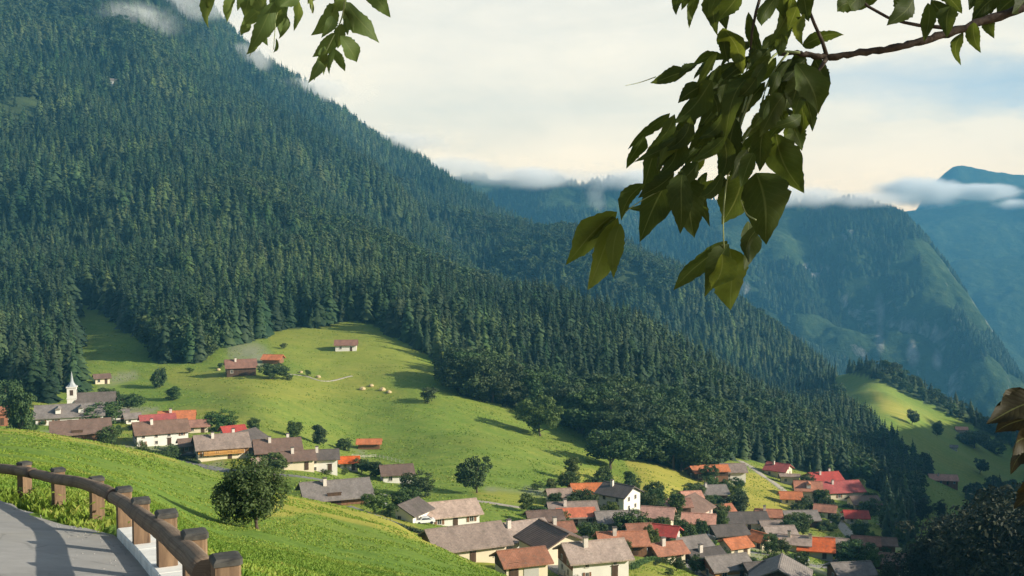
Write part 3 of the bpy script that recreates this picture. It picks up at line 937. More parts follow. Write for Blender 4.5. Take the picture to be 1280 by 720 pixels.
BELTB = [broad_meshes(70 + k, 'wood_leaves', 76, 64, 0.029, wd, 0.05) for k, wd in enumerate((0.44, 0.38, 0.50))]
BUSH = [broad_meshes(60 + k, m_, 34, 40, 0.055, 0.62, 0.0, 0.19) for k, m_ in enumerate(('broad_leaves', 'dark_leaves', 'broad_leaves'))]
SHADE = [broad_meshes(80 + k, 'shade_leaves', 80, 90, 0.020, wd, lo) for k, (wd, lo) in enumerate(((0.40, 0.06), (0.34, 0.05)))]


def plant_tree(kind_name, pair, loc, h, label, cat, group=None, wide=1.0, rz=None):
    t = empty(kind_name, loc, random.uniform(0, 6.28) if rz is None else rz, (h * wide, h * wide, h))
    tag(t, label, cat, group)
    link('crown', pair[0], t)
    link('trunk', pair[1], t)
    return t

# ---- the forest: candidates over the wooded slope
NC = 210000
cs_ = RNG.uniform(-0.86, 0.66, NC)
# uniform per area: density of y proportional to y
y0_, y1_ = 340.0, 2900.0
cy_ = np.sqrt(RNG.uniform(y0_ ** 2, y1_ ** 2, NC))
cx_ = cs_ * cy_
keep = forest_at(cx_, cy_)
# fewer trees far away where they cannot be told apart, and small gaps
clear = fbm(cx_, cy_, 90, 3, 55)
keep &= RNG.uniform(0, 1, NC) < np.clip(1.3 - cy_ / 3600, 0.45, 1)
keep &= clear > -0.55
cx_, cy_ = cx_[keep], cy_[keep]
# extra trees along the near edges, so the front rows stand close together
ex = RNG.uniform(-0.55, 0.52, 40000); ey = np.sqrt(RNG.uniform(340 ** 2, 800 ** 2, 40000))
k2 = forest_at(ex * ey, ey)
cx_ = np.concatenate([cx_, (ex * ey)[k2]]); cy_ = np.concatenate([cy_, ey[k2]])
# thin out trees closer than 4.2 m
cell = {}
ok = np.ones(len(cx_), bool)
for n_, (x, y) in enumerate(zip(cx_, cy_)):
    mind = 3.9 if y < 900 else 5.6
    ci, cj = int(x // mind), int(y // mind)
    for a in (-1, 0, 1):
        for b in (-1, 0, 1):
            for (qx, qy) in cell.get((mind, ci + a, cj + b), ()):
                if (qx - x) ** 2 + (qy - y) ** 2 < mind * mind:
                    ok[n_] = False
    if ok[n_]:
        cell.setdefault((mind, ci, cj), []).append((x, y))
cx_, cy_ = cx_[ok], cy_[ok]
cz_ = H(cx_, cy_)
cpx = px_of(cx_ / cy_, cz_ / cy_); cpy = py_of(cz_ / cy_)
print('forest trees', len(cx_))

# the broadleaf belt along the lower edge of the wood
BELT = [(560, 470), (600, 462), (700, 470), (790, 500), (850, 520), (885, 560), (890, 600), (840, 600), (780, 585), (700, 552), (630, 528), (575, 505)]
in_belt = in_poly(cpx, cpy, BELT) & (cy_ < 640)
inframe = (cpx > -10) & (cpx < 1290) & (cpy < 740) & (cpy > -20)

hts = RNG.uniform(10.5, 24, len(cx_)) * np.where(RNG.uniform(0, 1, len(cx_)) < 0.12, 0.6, 1.0) * np.clip(1.0 + fbm(cx_, cy_, 120, 2, 91) * 0.6, 0.7, 1.3)
hts[cy_ > 1300] *= 1.1
hts *= np.interp(cpx, [780, 950, 1150], [1.0, 0.72, 0.62]) * np.where(cy_ < 900, 1, 1.2)
larch = (fbm(cx_, cy_, 140, 3, 66) > 0.10) & (RNG.uniform(0, 1, len(cx_)) < 0.55) | (RNG.uniform(0, 1, len(cx_)) < 0.07)

leafy_ = (fbm(cx_, cy_, 200, 3, 44) > 0.20) & (RNG.uniform(0, 1, len(cx_)) < 0.6) & (cy_ < 1900)
# visible and largest: the front ranks as single trees (seen size falls with distance)
front = inframe & ~in_belt & ~leafy_
# the front ranks: little forest between them and the open meadow
edge_gap = np.interp(cpx, FX, FY) - cpy
score = cy_ + np.clip(edge_gap, 0, 200) * 4.0
score[~front] = 1e9
NIND = 280
ind = np.argsort(score)[:NIND]
single = np.zeros(len(cx_), bool); single[ind] = True
beltidx = np.where(in_belt & inframe)[0]
beltidx = beltidx[np.argsort(cy_[beltidx])][:170]
single[beltidx] = True
for i in ind:
    pair = LARCH[int(i) % 2] if larch[i] else SPRUCE[int(i) % 5]
    if larch[i]:
        plant_tree('larch_tree', pair, (cx_[i], cy_[i], cz_[i]), hts[i], 'light green larch among the dark spruces at the edge of the forest', 'tree', 'larches at the forest edge')
    else:
        plant_tree('spruce_tree', pair, (cx_[i], cy_[i], cz_[i]), hts[i], 'tall dark green spruce in the front ranks of the mountain forest', 'tree', 'spruces at the forest edge')
for n_, i in enumerate(beltidx):
    pair = (BELTB + BELTB + DARKB)[int(RNG.integers(0, 9))]
    plant_tree('broadleaf_tree', pair, (cx_[i], cy_[i], cz_[i]), float(RNG.uniform(13, 21)), 'rounded broadleaf tree in the belt of deciduous wood above the village', 'tree', 'broadleaf trees of the wood above the village', 1.2)

# ---- the rest of the forest as one mass
def scatter_forest(name, px3, scl, rot, variant, sources, label):
    me = bpy.data.meshes.new(name)
    me.vertices.add(len(px3)); me.vertices.foreach_set('co', np.asarray(px3, np.float32).ravel())
    me.attributes.new('scl', 'FLOAT_VECTOR', 'POINT').data.foreach_set('vector', np.asarray(scl, np.float32).ravel())
    me.attributes.new('rot', 'FLOAT_VECTOR', 'POINT').data.foreach_set('vector', np.asarray(rot, np.float32).ravel())
    me.attributes.new('variant', 'INT', 'POINT').data.foreach_set('value', np.asarray(variant, np.int32))
    o = link(name, me)
    ng = bpy.data.node_groups.new('trees_on_points', 'GeometryNodeTree')
    ng.interface.new_socket('Geometry', in_out='INPUT', socket_type='NodeSocketGeometry')
    ng.interface.new_socket('Geometry', in_out='OUTPUT', socket_type='NodeSocketGeometry')
    gi = ng.nodes.new('NodeGroupInput'); go = ng.nodes.new('NodeGroupOutput')
    iop = ng.nodes.new('GeometryNodeInstanceOnPoints')
    iop.inputs['Pick Instance'].default_value = True
    jn = ng.nodes.new('GeometryNodeJoinGeometry')
    for so_ in reversed(sources):
        oi = ng.nodes.new('GeometryNodeObjectInfo')
        oi.inputs['Object'].default_value = so_
        oi.inputs['As Instance'].default_value = True
        ng.links.new(oi.outputs['Geometry'], jn.inputs[0])
    def attr(nm, ty):
        a = ng.nodes.new('GeometryNodeInputNamedAttribute'); a.data_type = ty
        a.inputs['Name'].default_value = nm
        return a.outputs[0]
    ng.links.new(gi.outputs[0], iop.inputs['Points'])
    ng.links.new(jn.outputs[0], iop.inputs['Instance'])
    ng.links.new(attr('variant', 'INT'), iop.inputs['Instance Index'])
    ng.links.new(attr('rot', 'FLOAT_VECTOR'), iop.inputs['Rotation'])
    ng.links.new(attr('scl', 'FLOAT_VECTOR'), iop.inputs['Scale'])
    ng.links.new(iop.outputs[0], go.inputs[0])
    md = o.modifiers.new('trees', 'NODES'); md.node_group = ng
    tag(o, label, None, None, 'stuff')
    return o

src = [bpy.data.objects.new('spruce_source', p[0]) for p in SPRUCE] + [bpy.data.objects.new('larch_source', p[0]) for p in LARCH] + [bpy.data.objects.new('broadleaf_source', p[0]) for p in (FARB)]
rest = ~single
n_ = int(rest.sum())
h_ = hts[rest]
wd_ = RNG.uniform(0.95, 1.45, n_); h_ = np.where(leafy_[rest], h_ * 0.8, h_)
var = np.where(leafy_[rest], 7 + RNG.integers(0, 3, n_), np.where(larch[rest], 5 + RNG.integers(0, 2, n_), RNG.integers(0, 5, n_)))
scatter_forest('forest', np.stack([cx_[rest], cy_[rest], cz_[rest] - 0.3], 1), np.stack([h_ * wd_, h_ * wd_, h_], 1),
               np.stack([RNG.normal(0, 0.03, n_), RNG.normal(0, 0.03, n_), RNG.uniform(0, 6.28, n_)], 1), var, src,
               'dense dark conifer forest covering the mountainside')


def ridge_points(surf, n, emin, slope_lim=2.2, seed=1):
    X, Y_, Zr_ = surf
    rg = np.random.default_rng(seed)
    a = rg.uniform(0, X.shape[0] - 1.01, n); b = rg.uniform(0, X.shape[1] * 0.8, n)
    i = a.astype(int); j = b.astype(int)
    fa, fb = a - i, b - j
    def bl(A): return (A[i, j] * (1 - fa) + A[i + 1, j] * fa) * (1 - fb) + (A[i, j + 1] * (1 - fa) + A[i + 1, j + 1] * fa) * fb
    x, y, z = bl(X), bl(Y_), bl(Zr_)
    gx = (Zr_[i, j + 1] - Zr_[i, j]) / np.maximum(1, np.hypot(X[i, j + 1] - X[i, j], Y_[i, j + 1] - Y_[i, j]))
    k = (np.abs(gx) < slope_lim) & (fbm(x, y, 260, 4, seed) > emin)
    return np.stack([x[k], y[k], z[k] - 1], 1)

pts = np.concatenate([ridge_points(RA, 16000, -0.25, 1.6, 3), ridge_points(RB, 16000, -0.02, 1.05, 4)])
n_ = len(pts)
hh = RNG.uniform(16, 28, n_)
scatter_forest('distant_forest', pts, np.stack([hh * 1.5, hh * 1.5, hh], 1), np.stack([np.zeros(n_), np.zeros(n_), RNG.uniform(0, 6.28, n_)], 1), RNG.integers(0, 6, n_), src,
               'far off blue conifer woods on the ridges across the valley')

# ------------------------------------------------------------------ houses
def window_mesh(wd=1.0, ht=1.25):
    b = MB()
    t = 0.11
    b.box((0, -0.02, ht / 2 - t / 2), (wd, 0.12, t), 0); b.box((0, -0.02, -ht / 2 + t / 2), (wd + 0.14, 0.2, t), 0)
    for sx in (-1, 1): b.box((sx * (wd / 2 - t / 2), -0.02, 0), (t, 0.118, ht - 2 * t), 0)
    b.box((0, -0.015, 0), (0.05, 0.08, ht - 2 * t), 0)
    return b.mesh('window', [M['window_frame']])


def pane_mesh(wd=1.0, ht=1.25):
    b = MB(); b.box((0, 0.0, 0), (wd - 0.2, 0.05, ht - 0.2)); return b.mesh('pane', [M['window_glass']])


def shutter_mesh(ht=1.25):
    b = MB(); b.box((0, -0.05, 0), (0.46, 0.06, ht)); return b.mesh('shutter', [M['brown_timber']])

WIN, PANE, SHUT = window_mesh(), pane_mesh(), shutter_mesh()
DOOR = (lambda b: (b.box((0, -0.03, 1.02), (1.05, 0.1, 2.05)), b.box((0, -0.06, 2.12), (1.3, 0.14, 0.14)), b.mesh('door', [M['dark_timber']]))[2])(MB())


def add_window(root, loc, rz, sc=1.0, shutters=False):
    w_ = link('window', WIN, root, loc, (0, 0, rz)); w_.scale = (sc, 1, sc)
    link('pane', PANE, w_)
    if shutters:
        for sx in (-1, 1):
            link('shutter', SHUT, w_, (sx * 0.76, 0, 0))
    return w_


def house(label, px, py, length_px, depth=0.75, wall_px=None, yaw=24, roof='taupe_roof', wall='white_plaster', pitch=25, over=0.9,
          kind='house', cat='house', ymin=100, storeys=None, gable=None, upper=None, balcony=None, chimney=1, windows=True, barn=False, group=None,
          half_hip=False, loc=None, dormers=0, patch=None, wall_m=None, door=True, awning=None):
    """px,py: foot of the front wall in the frame; length along the ridge as seen"""
    hit = ground_hit(px, py, ymin) if loc is None else loc
    Y = hit.y
    a = R(yaw)
    big = 1.10 if px > 640 and py > 595 and py < 740 and px < 1130 else 1.0
    L = max(4.5, big * length_px * Y / F / max(0.55, abs(math.cos(a))))
    D = L * depth
    h = (wall_px * Y / F) if wall_px else (wall_m or 4.6)
    h = max(2.2, h * (big ** 1.6))
    tn = math.tan(R(pitch))
    # centre lies half the depth behind the front wall
    cx_h = hit.x - math.sin(a) * D / 2 * 0.6; cy_h = hit.y + math.cos(a) * D / 2
    zs = [hz(cx_h + dx * L / 2 * math.cos(a) - dy * D / 2 * math.sin(a), cy_h + dx * L / 2 * math.sin(a) + dy * D / 2 * math.cos(a)) for dx in (-1, 0, 1) for dy in (-1, 1)]
    z0 = hit.z
    root = empty(kind, (cx_h, cy_h, z0), a)
    tag(root, label, cat, group)
    base = min(zs) - z0 - 0.6
    # walls with gables
    b = MB()
    x, y = L / 2, D / 2
    rz_ = h + tn * y
    vs = [(-x, -y, base), (x, -y, base), (x, y, base), (-x, y, base), (-x, -y, h), (x, -y, h), (x, y, h), (-x, y, h), (-x, 0, rz_), (x, 0, rz_)]
    b.add(vs, [(0, 1, 5, 4), (2, 3, 7, 6), (1, 2, 6, 9, 5), (3, 0, 4, 8, 7), (0, 3, 2, 1), (4, 5, 9, 8), (6, 7, 8, 9)])
    b.build('wall', M[wall], root)
    # roof: two slabs meeting at the ridge
    o, og, th = over, over * 0.85, 0.24
    b = MB()
    nx, nz = math.sin(math.atan(tn)), math.cos(math.atan(tn))
    for sy in (-1, 1):
        e0 = Vector((0, sy * (y + o), h - tn * o + 0.03)); r0 = Vector((0, sy * 0.0, rz_ + 0.03))
        up = Vector((0, 0, th / nz))
        q = []
        for sx in (-1, 1):
            ex = sx * (x + og)
            q += [Vector((ex, e0.y, e0.z)), Vector((ex, r0.y, r0.z)), Vector((ex, r0.y, r0.z)) + up, Vector((ex, e0.y, e0.z)) + up]
        fc = [(0, 1, 2, 3), (7, 6, 5, 4), (0, 3, 7, 4), (3, 2, 6, 7), (0, 4, 5, 1)]
        if sy > 0: fc = [f[::-1] for f in fc]
        b.add(q, fc)
    # ridge capping
    b.box((0, 0, rz_ + th / nz + 0.05), (L + 2 * og, 0.34, 0.12))
    rf = b.build('roof', M[roof], root)
    if patch:
        # a re-laid field of brighter tiles on the front slope
        m_, x0, x1, t0, t1 = patch
        b = MB(); q = []
        for (fx, ft) in ((x0, t0), (x1, t0), (x1, t1), (x0, t1)):
            q.append((-x + fx * L, -(y + o) * (1 - ft), (h - tn * o) + tn * (y + o) * ft + th / nz + 0.05))
        q2 = [(p[0], p[1], p[2] + 0.05) for p in q]
        b.add(q + q2, [(3, 2, 1, 0), (4, 5, 6, 7), (0, 1, 5, 4), (1, 2, 6, 5), (2, 3, 7, 6), (3, 0, 4, 7)])
        b.build('tile_field', M[m_], rf)
    for c in range(chimney):
        fx = (-0.18, 0.26, 0.05)[c % 3] * L
        fy = (-0.28, 0.22, -0.15)[c % 3] * y
        zc = rz_ - abs(fy) * tn
        b = MB(); b.box((fx, fy, zc + 0.75), (0.75, 0.75, 2.1), 0); b.box((fx, fy, zc + 1.86), (0.95, 0.95, 0.14), 1)
        b.build('chimney', [M['chimney_plaster'], M['dark_roof']], rf)
    for d_ in range(dormers):
        fx = (d_ - (dormers - 1) / 2) * L * 0.34
        b = MB()
        zf = h + tn * y * 0.30
        b.box((fx, -y * 0.62, zf + 0.75), (1.5, y * 0.55, 1.5), 0)
        b.add([(fx - 1, -y * 0.98, zf + 1.45), (fx + 1, -y * 0.98, zf + 1.45), (fx, -y * 0.98, zf + 2.1), (fx - 1, -y * 0.2, zf + 1.45), (fx + 1, -y * 0.2, zf + 1.45), (fx, -y * 0.2, zf + 2.1)],
              [(0, 1, 2), (5, 4, 3), (0, 2, 5, 3), (2, 1, 4, 5), (1, 0, 3, 4)], 1)
        b.build('dormer', [M['white_plaster'], M[roof]], rf)
    # timber cladding of the gables / of the upper floor
    if gable:
        for sx in (-1, 1):
            b = MB()
            z1 = h * 0.52
            xx = sx * (x + 0.04)
            pr = [(xx, -y - 0.02, z1), (xx, y + 0.02, z1), (xx, y + 0.02, h - 0.02), (xx, 0, rz_ - 0.03), (xx, -y - 0.02, h - 0.02)]
            pr2 = [(p[0] - sx * 0.03, p[1], p[2]) for p in pr]
            f0 = tuple(range(5)) if sx > 0 else tuple(range(5))[::-1]
            b.add(pr + pr2, [f0] + [(i, 5 + i, 5 + (i + 1) % 5, (i + 1) % 5) for i in range(5)])
            b.build('gable_cladding', M[gable], root)
    if upper:
        b = MB(); b.box((0, -y - 0.035, h * 0.76), (L - 0.02, 0.05, h * 0.47)); b.build('timber_front', M[upper], root)
    wy = -y - (0.075 if upper else 0.02)
    if windows:
        ns = storeys or (2 if h > 4.6 else 1)
        n = max(2, int(L / 3.4))
        for f in range(ns):
            zc = (h / ns) * (f + 0.56)
            if ns == 1: zc = h * 0.55
            for i in range(n):
                fx = (i + 0.5) / n * L - x
                if random.random() < 0.12: continue
                if f == 0 and door and i == n // 2:
                    link('door', DOOR, root, (fx, wy, 0.02)); continue
                add_window(root, (fx, wy if (f == ns - 1 or not upper) else -y - 0.02, zc), 0, min(1.15, h / ns / 2.3), shutters=length_px > 44 and random.random() < 0.7)
        for sx in (-1, 1):
            m_ = 2 if D > 7 else 1
            xx = sx * (x + (0.065 if gable else 0.02))
            for f in range(ns):
                zc = (h / ns) * (f + 0.56) if ns > 1 else h * 0.5
                xf = xx if (gable and zc > h * 0.6) else sx * (x + 0.02)
                for i in range(m_):
                    add_window(root, (xf, ((i + 0.5) / m_ - 0.5) * D * 0.8, zc), -PI / 2 * -sx, min(1.1, h / ns / 2.3))
            if rz_ - h > 1.9:
                add_window(root, (xx, 0, h + 0.55), PI / 2 * sx, 0.8)
    if barn:
        b = MB(); b.box((-x * 0.15, -y - 0.06, 1.5), (3.0, 0.1, 3.0)); b.box((-x * 0.15, -y - 0.1, 3.1), (3.3, 0.14, 0.2))
        b.build('barn_door', M['dark_timber'], root)
    if balcony:
        zb = h * 0.5
        b = MB()
        b.box((0, -y - 0.62, zb), (L * 0.8, 1.2, 0.16))
        b.box((0, -y - 1.18, zb + 0.95), (L * 0.8, 0.09, 0.12))
        for i in range(int(L * 0.8 / 0.28)):
            b.box((-L * 0.4 + 0.14 + i * 0.28, -y - 1.18, zb + 0.5), (0.17, 0.05, 0.86))
        b.build('balcony', M[balcony], root)
    return root, L, D, h


HOUSES = [
    # ---- upper left: round the church
    ('orange-brown house front half hidden by dark conifers at the village end', -6, 532, 24, dict(depth=0.8, wall_px=16, roof='rust_roof', wall='rust_timber', ymin=230)),
    ('long white hall with slate grey roof and two small white dormers beside the church', 84, 533, 74, dict(depth=0.6, wall_px=13, yaw=20, roof='grey_roof', dormers=2, chimney=0, ymin=250)),
    ('low barn with reddish brown roof and black gable on the meadow crest', 98, 551, 62, dict(depth=0.75, wall_px=8, yaw=24, roof='brown_roof', wall='brown_timber', gable='dark_timber', windows=False, barn=True, ymin=238, chimney=0)),
    ('cream hut with small brown roof at the edge of the grey gravel yard', 127, 480, 15, dict(depth=0.8, wall_px=8, yaw=28, roof='brown_roof', wall='cream_plaster', ymin=330, chimney=0)),
    ('small pale shed behind the white house by dark round trees', 165, 530, 12, dict(depth=0.9, wall_px=8, yaw=30, roof='grey_roof', wall='white_plaster', ymin=250, chimney=0)),
    ('house with orange tiled roof standing above the wine red roof', 219, 533, 40, dict(depth=0.8, wall_px=8, yaw=14, roof='orange_roof', wall='grey_plaster', ymin=250)),
    ('house with wine red roof tucked behind the big white house', 196, 537, 36, dict(depth=0.8, wall_px=7, yaw=24, roof='red_roof', wall='grey_plaster', ymin=248, chimney=0)),
    ('big white house with dark brown roof and small lower windows', 200, 557, 56, dict(depth=0.7, wall_px=17, yaw=26, roof='brown_roof', wall='white_plaster', gable='dark_timber', storeys=2, ymin=238)),
    ('chalet with broad taupe roof and golden timber balcony front', 276, 574, 58, dict(depth=0.8, wall_px=15, yaw=22, roof='taupe_roof', wall='cream_plaster', upper='golden_timber', balcony='golden_timber', gable='dark_timber', ymin=225, chimney=2)),
    ('little house with crimson roof behind the golden balcony chalet', 292, 549, 22, dict(depth=0.9, wall_px=7, yaw=30, roof='red_roof', wall='grey_plaster', ymin=250, chimney=0)),
    ('small grey gabled house in front of a brown roof row', 314, 558, 20, dict(depth=1.0, wall_px=8, yaw=64, roof='dark_roof', wall='grey_plaster', ymin=245, chimney=0)),
    ('low white annex under grey roof beside the big dark brown roof', 316, 571, 24, dict(depth=0.7, wall_px=7, yaw=24, roof='grey_roof', wall='white_plaster', ymin=235, chimney=0)),
    ('large farmhouse with wide dark brown roof and two light chimneys', 346, 574, 52, dict(depth=0.85, wall_px=9, yaw=18, roof='brown_roof', wall='brown_timber', gable='dark_timber', ymin=235, chimney=2)),
    ('brown roofed house whose cream front is striped by tall bays', 372, 588, 36, dict(depth=0.8, wall_px=14, yaw=18, roof='brown_roof', wall='cream_plaster', ymin=235, storeys=2)),
    ('white house with dark grey roof and rust brown timber end wall', 402, 590, 36, dict(depth=0.85, wall_px=17, yaw=12, roof='dark_roof', wall='white_plaster', gable='rust_timber', storeys=2, ymin=235)),
    ('small house with vivid orange red roof next to rust brown end wall', 436, 588, 21, dict(depth=0.8, wall_px=11, yaw=10, roof='bright_orange_roof', wall='grey_plaster', ymin=235, chimney=0)),
    ('lone hay hut with pale orange roof on the meadow above village', 461, 562, 27, dict(depth=0.5, wall_px=7, yaw=4, roof='orange_roof', wall='brown_timber', ymin=250, chimney=0, windows=False)),
    ('house half white and half brown timber under dark roof among shrubs', 496, 604, 36, dict(depth=0.85, wall_px=12, yaw=14, roof='brown_roof', wall='white_plaster', gable='dark_timber', ymin=225, chimney=0)),
    ('wide grey roofed barn with black gable on the yellow crest', 420, 633, 74, dict(depth=0.72, wall_px=10, yaw=20, roof='grey_roof', wall='brown_timber', gable='dark_timber', ymin=176, chimney=1, windows=False, barn=True, over=1.3)),
    ('small white gabled house with black roof beside the parked white car', 520, 652, 22, dict(depth=1.0, wall_px=12, yaw=62, roof='dark_roof', wall='white_plaster', ymin=175, chimney=0)),
    ('house with pale pinkish brown roof standing behind the large cream farmhouse', 566, 658, 60, dict(depth=0.72, wall_px=15, yaw=22, roof='pale_roof', wall='white_plaster', gable='dark_timber', ymin=172, chimney=0)),
    ('large cream walled farmhouse with broad plain taupe roof', 586, 703, 84, dict(depth=0.72, wall_px=22, yaw=24, roof='taupe_roof', wall='cream_plaster', gable='brown_timber', ymin=150, chimney=0, storeys=2, over=1.2)),
    ('house with light brown roof and white dormered front behind dark gabled roof', 652, 690, 62, dict(depth=0.78, wall_px=14, yaw=26, roof='pale_roof', wall='white_plaster', gable='dark_timber', ymin=170, chimney=1)),
    ('narrow cream house turning its sunlit gable wall to the lane', 676, 703, 34, dict(depth=0.95, wall_px=22, yaw=-62, roof='brown_roof', wall='cream_plaster', ymin=160, chimney=0, windows=False)),
    ('garage with rust brown tiled roof and beige door at the lane', 656, 724, 48, dict(depth=0.78, wall_px=18, yaw=20, roof='rust_roof', wall='cream_plaster', gable='dark_timber', ymin=130, chimney=0, windows=False, barn=False)),
    ('white house with tan roof and dark square windows by the lane', 748, 724, 66, dict(depth=0.78, wall_px=22, yaw=16, roof='pale_roof', wall='white_plaster', gable='brown_timber', ymin=150, chimney=1, storeys=2)),
    ('small hay coloured timber shed between the sunlit gable and the tan roof', 709, 700, 24, dict(depth=0.9, wall_px=10, yaw=30, roof='pale_roof', wall='golden_timber', ymin=160, chimney=0, windows=False)),
    ('long house with copper brown roof behind the tan roofed white house', 780, 694, 52, dict(depth=0.7, wall_px=12, yaw=6, roof='terracotta_roof', wall='brown_timber', ymin=170, chimney=1)),
    ('grey roofed shed row between white tower house and copper brown roof', 774, 664, 46, dict(depth=0.7, wall_px=8, yaw=8, roof='grey_roof', wall='grey_plaster', ymin=190, chimney=0)),
    ('house whose grey brown roof carries a field of glowing orange tiles', 718, 657, 52, dict(depth=0.85, wall_px=10, yaw=8, roof='taupe_roof', wall='cream_plaster', gable='dark_timber', ymin=190, chimney=1, patch=('bright_orange_roof', 0.10, 0.98, 0.02, 0.62))),
    ('small house with faded orange roof behind the orange tile field', 736, 626, 34, dict(depth=0.85, wall_px=6, yaw=6, roof='orange_roof', wall='brown_timber', ymin=200, chimney=0)),
    ('tall white house with blackish roof and white chimney beside dark firs', 768, 640, 28, dict(depth=1.0, wall_px=19, yaw=-38, roof='dark_roof', wall='white_plaster', ymin=200, chimney=1, storeys=2)),
    ('low dark brown roofed stable near the orange tile field', 682, 661, 36, dict(depth=0.7, wall_px=7, yaw=12, roof='brown_roof', wall='dark_timber', ymin=180, chimney=0, windows=False)),
    ('cream house with peach coloured roof below the yellow field', 822, 660, 32, dict(depth=0.9, wall_px=12, yaw=-14, roof='salmon_roof', wall='cream_plaster', ymin=200, chimney=0)),
    ('house with flat looking terracotta roof right under the yellow field', 848, 642, 28, dict(depth=0.8, wall_px=8, yaw=4, roof='terracotta_roof', wall='dark_timber', ymin=215, chimney=0)),
    ('brown red gabled house between terracotta roof and salmon roof', 872, 648, 26, dict(depth=1.0, wall_px=9, yaw=56, roof='brown_roof', wall='pink_plaster', gable='rust_timber', ymin=215, chimney=0)),
    ('white walled house under salmon orange roof beside a tall thuja', 874, 667, 33, dict(depth=0.8, wall_px=12, yaw=-12, roof='salmon_roof', wall='white_plaster', ymin=200, chimney=0)),
    ('house with deep crimson gable roof below the peach coloured roof', 828, 680, 28, dict(depth=0.9, wall_px=8, yaw=-24, roof='red_roof', wall='grey_plaster', ymin=190, chimney=0)),
    ('house with glowing orange roof topping the western knoll at the wood', 878, 601, 20, dict(depth=0.9, wall_px=10, yaw=20, roof='orange_roof', wall='dark_timber', ymin=260, chimney=0)),
    ('brown timber house with orange roof joined to the knoll group', 898, 602, 22, dict(depth=0.8, wall_px=12, yaw=6, roof='orange_roof', wall='brown_timber', upper='dark_timber', ymin=260, chimney=0)),
    ('house with wide taupe roof at the top of the sandy path', 918, 601, 26, dict(depth=1.0, wall_px=10, yaw=2, roof='taupe_roof', wall='white_plaster', ymin=260, chimney=0)),
    ('white chalet with slate grey roof below the orange roofed knoll', 891, 630, 34, dict(depth=0.8, wall_px=11, yaw=8, roof='grey_roof', wall='white_plaster', upper='dark_timber', ymin=230, chimney=1)),
    ('small house with raspberry red roof below the dark forest', 971, 597, 20, dict(depth=1.0, wall_px=8, yaw=-34, roof='red_roof', wall='cream_plaster', ymin=260, chimney=1)),
    ('flat beige building beside the raspberry red roof', 988, 606, 20, dict(depth=0.6, wall_px=9, yaw=-8, roof='taupe_roof', wall='cream_plaster', ymin=260, chimney=0, pitch=8)),
    ('house with brick brown roof and bright white dormer next to crimson roofs', 1012, 628, 28, dict(depth=1.05, wall_px=13, yaw=-10, roof='terracotta_roof', wall='cream_plaster', ymin=250, dormers=1, chimney=0)),
    ('upper one of two long crimson roofed houses under the forest', 1035, 609, 34, dict(depth=0.8, wall_px=7, yaw=12, roof='red_roof', wall='cream_plaster', ymin=270, chimney=2)),
    ('lower one of two long crimson roofed houses with pale front', 1054, 626, 48, dict(depth=0.7, wall_px=10, yaw=10, roof='red_roof', wall='cream_plaster', ymin=250, chimney=1)),
    ('house with dark brown roof beside the lower crimson roof', 1084, 640, 30, dict(depth=0.8, wall_px=9, yaw=4, roof='brown_roof', wall='cream_plaster', ymin=250, chimney=0)),
    ('weathered grey brown roofed barn below the brick brown roof', 1004, 658, 36, dict(depth=0.75, wall_px=6, yaw=4, roof='grey_roof', wall='dark_timber', ymin=225, chimney=0, windows=False)),
    ('long dark house with one pale wall strip below the yellow field', 936, 662, 44, dict(depth=0.7, wall_px=8, yaw=4, roof='dark_roof', wall='cream_plaster', ymin=215, chimney=0)),
    ('dark brown barn in front of the long dark house', 914, 678, 36, dict(depth=0.75, wall_px=7, yaw=14, roof='dark_roof', wall='dark_timber', ymin=205, chimney=0, windows=False)),
    ('tiny house showing an orange gable roof amid green gardens', 947, 685, 14, dict(depth=1.0, wall_px=9, yaw=-52, roof='orange_roof', wall='cream_plaster', ymin=200, chimney=0)),
    ('tan terraced house with light roof beside the dark barn', 977, 677, 32, dict(depth=0.7, wall_px=6, yaw=8, roof='pale_roof', wall='pink_plaster', ymin=205, chimney=0)),
    ('beige house with pale dormered roof uphill of the fiery orange roof', 994, 690, 32, dict(depth=0.75, wall_px=8, yaw=-16, roof='pale_roof', wall='cream_plaster', ymin=200, chimney=1)),
    ('house with fiery orange red roof and white chimney', 1022, 698, 36, dict(depth=1.0, wall_px=7, yaw=-14, roof='bright_orange_roof', wall='grey_plaster', ymin=200, chimney=1)),
    ('small tan shed attached behind the fiery orange roof', 1047, 690, 20, dict(depth=0.8, wall_px=6, yaw=-20, roof='pale_roof', wall='pink_plaster', ymin=200, chimney=0, windows=False)),
    ('house with mossy grey brown roof beside the deep crimson gable', 868, 698, 38, dict(depth=0.85, wall_px=9, yaw=24, roof='grey_roof', wall='dark_timber', ymin=180, chimney=0)),
    ('nearly black roofed house between mossy roof and slate roof', 886, 712, 36, dict(depth=0.8, wall_px=9, yaw=24, roof='dark_roof', wall='dark_timber', ymin=170, chimney=1)),
    ('slate roofed chalet with honey coloured timber front', 914, 727, 44, dict(depth=0.8, wall_px=15, yaw=18, roof='grey_roof', wall='cream_plaster', upper='golden_timber', gable='rust_timber', ymin=160, chimney=0)),
    ('dark slate roofed house next to the honey timber chalet', 962, 732, 44, dict(depth=0.8, wall_px=12, yaw=14, roof='dark_roof', wall='dark_timber', ymin=150, chimney=0)),
    ('house turning a black gable to the viewer beside the dark slate roof', 996, 736, 30, dict(depth=1.1, wall_px=13, yaw=72, roof='grey_roof', wall='dark_timber', ymin=150, chimney=0)),
    ('grey brown roofed house half sunk behind dark garden trees below the fiery orange roof', 1070, 730, 42, dict(depth=0.8, wall_px=8, yaw=8, roof='grey_roof', wall='brown_timber', ymin=160, chimney=0)),
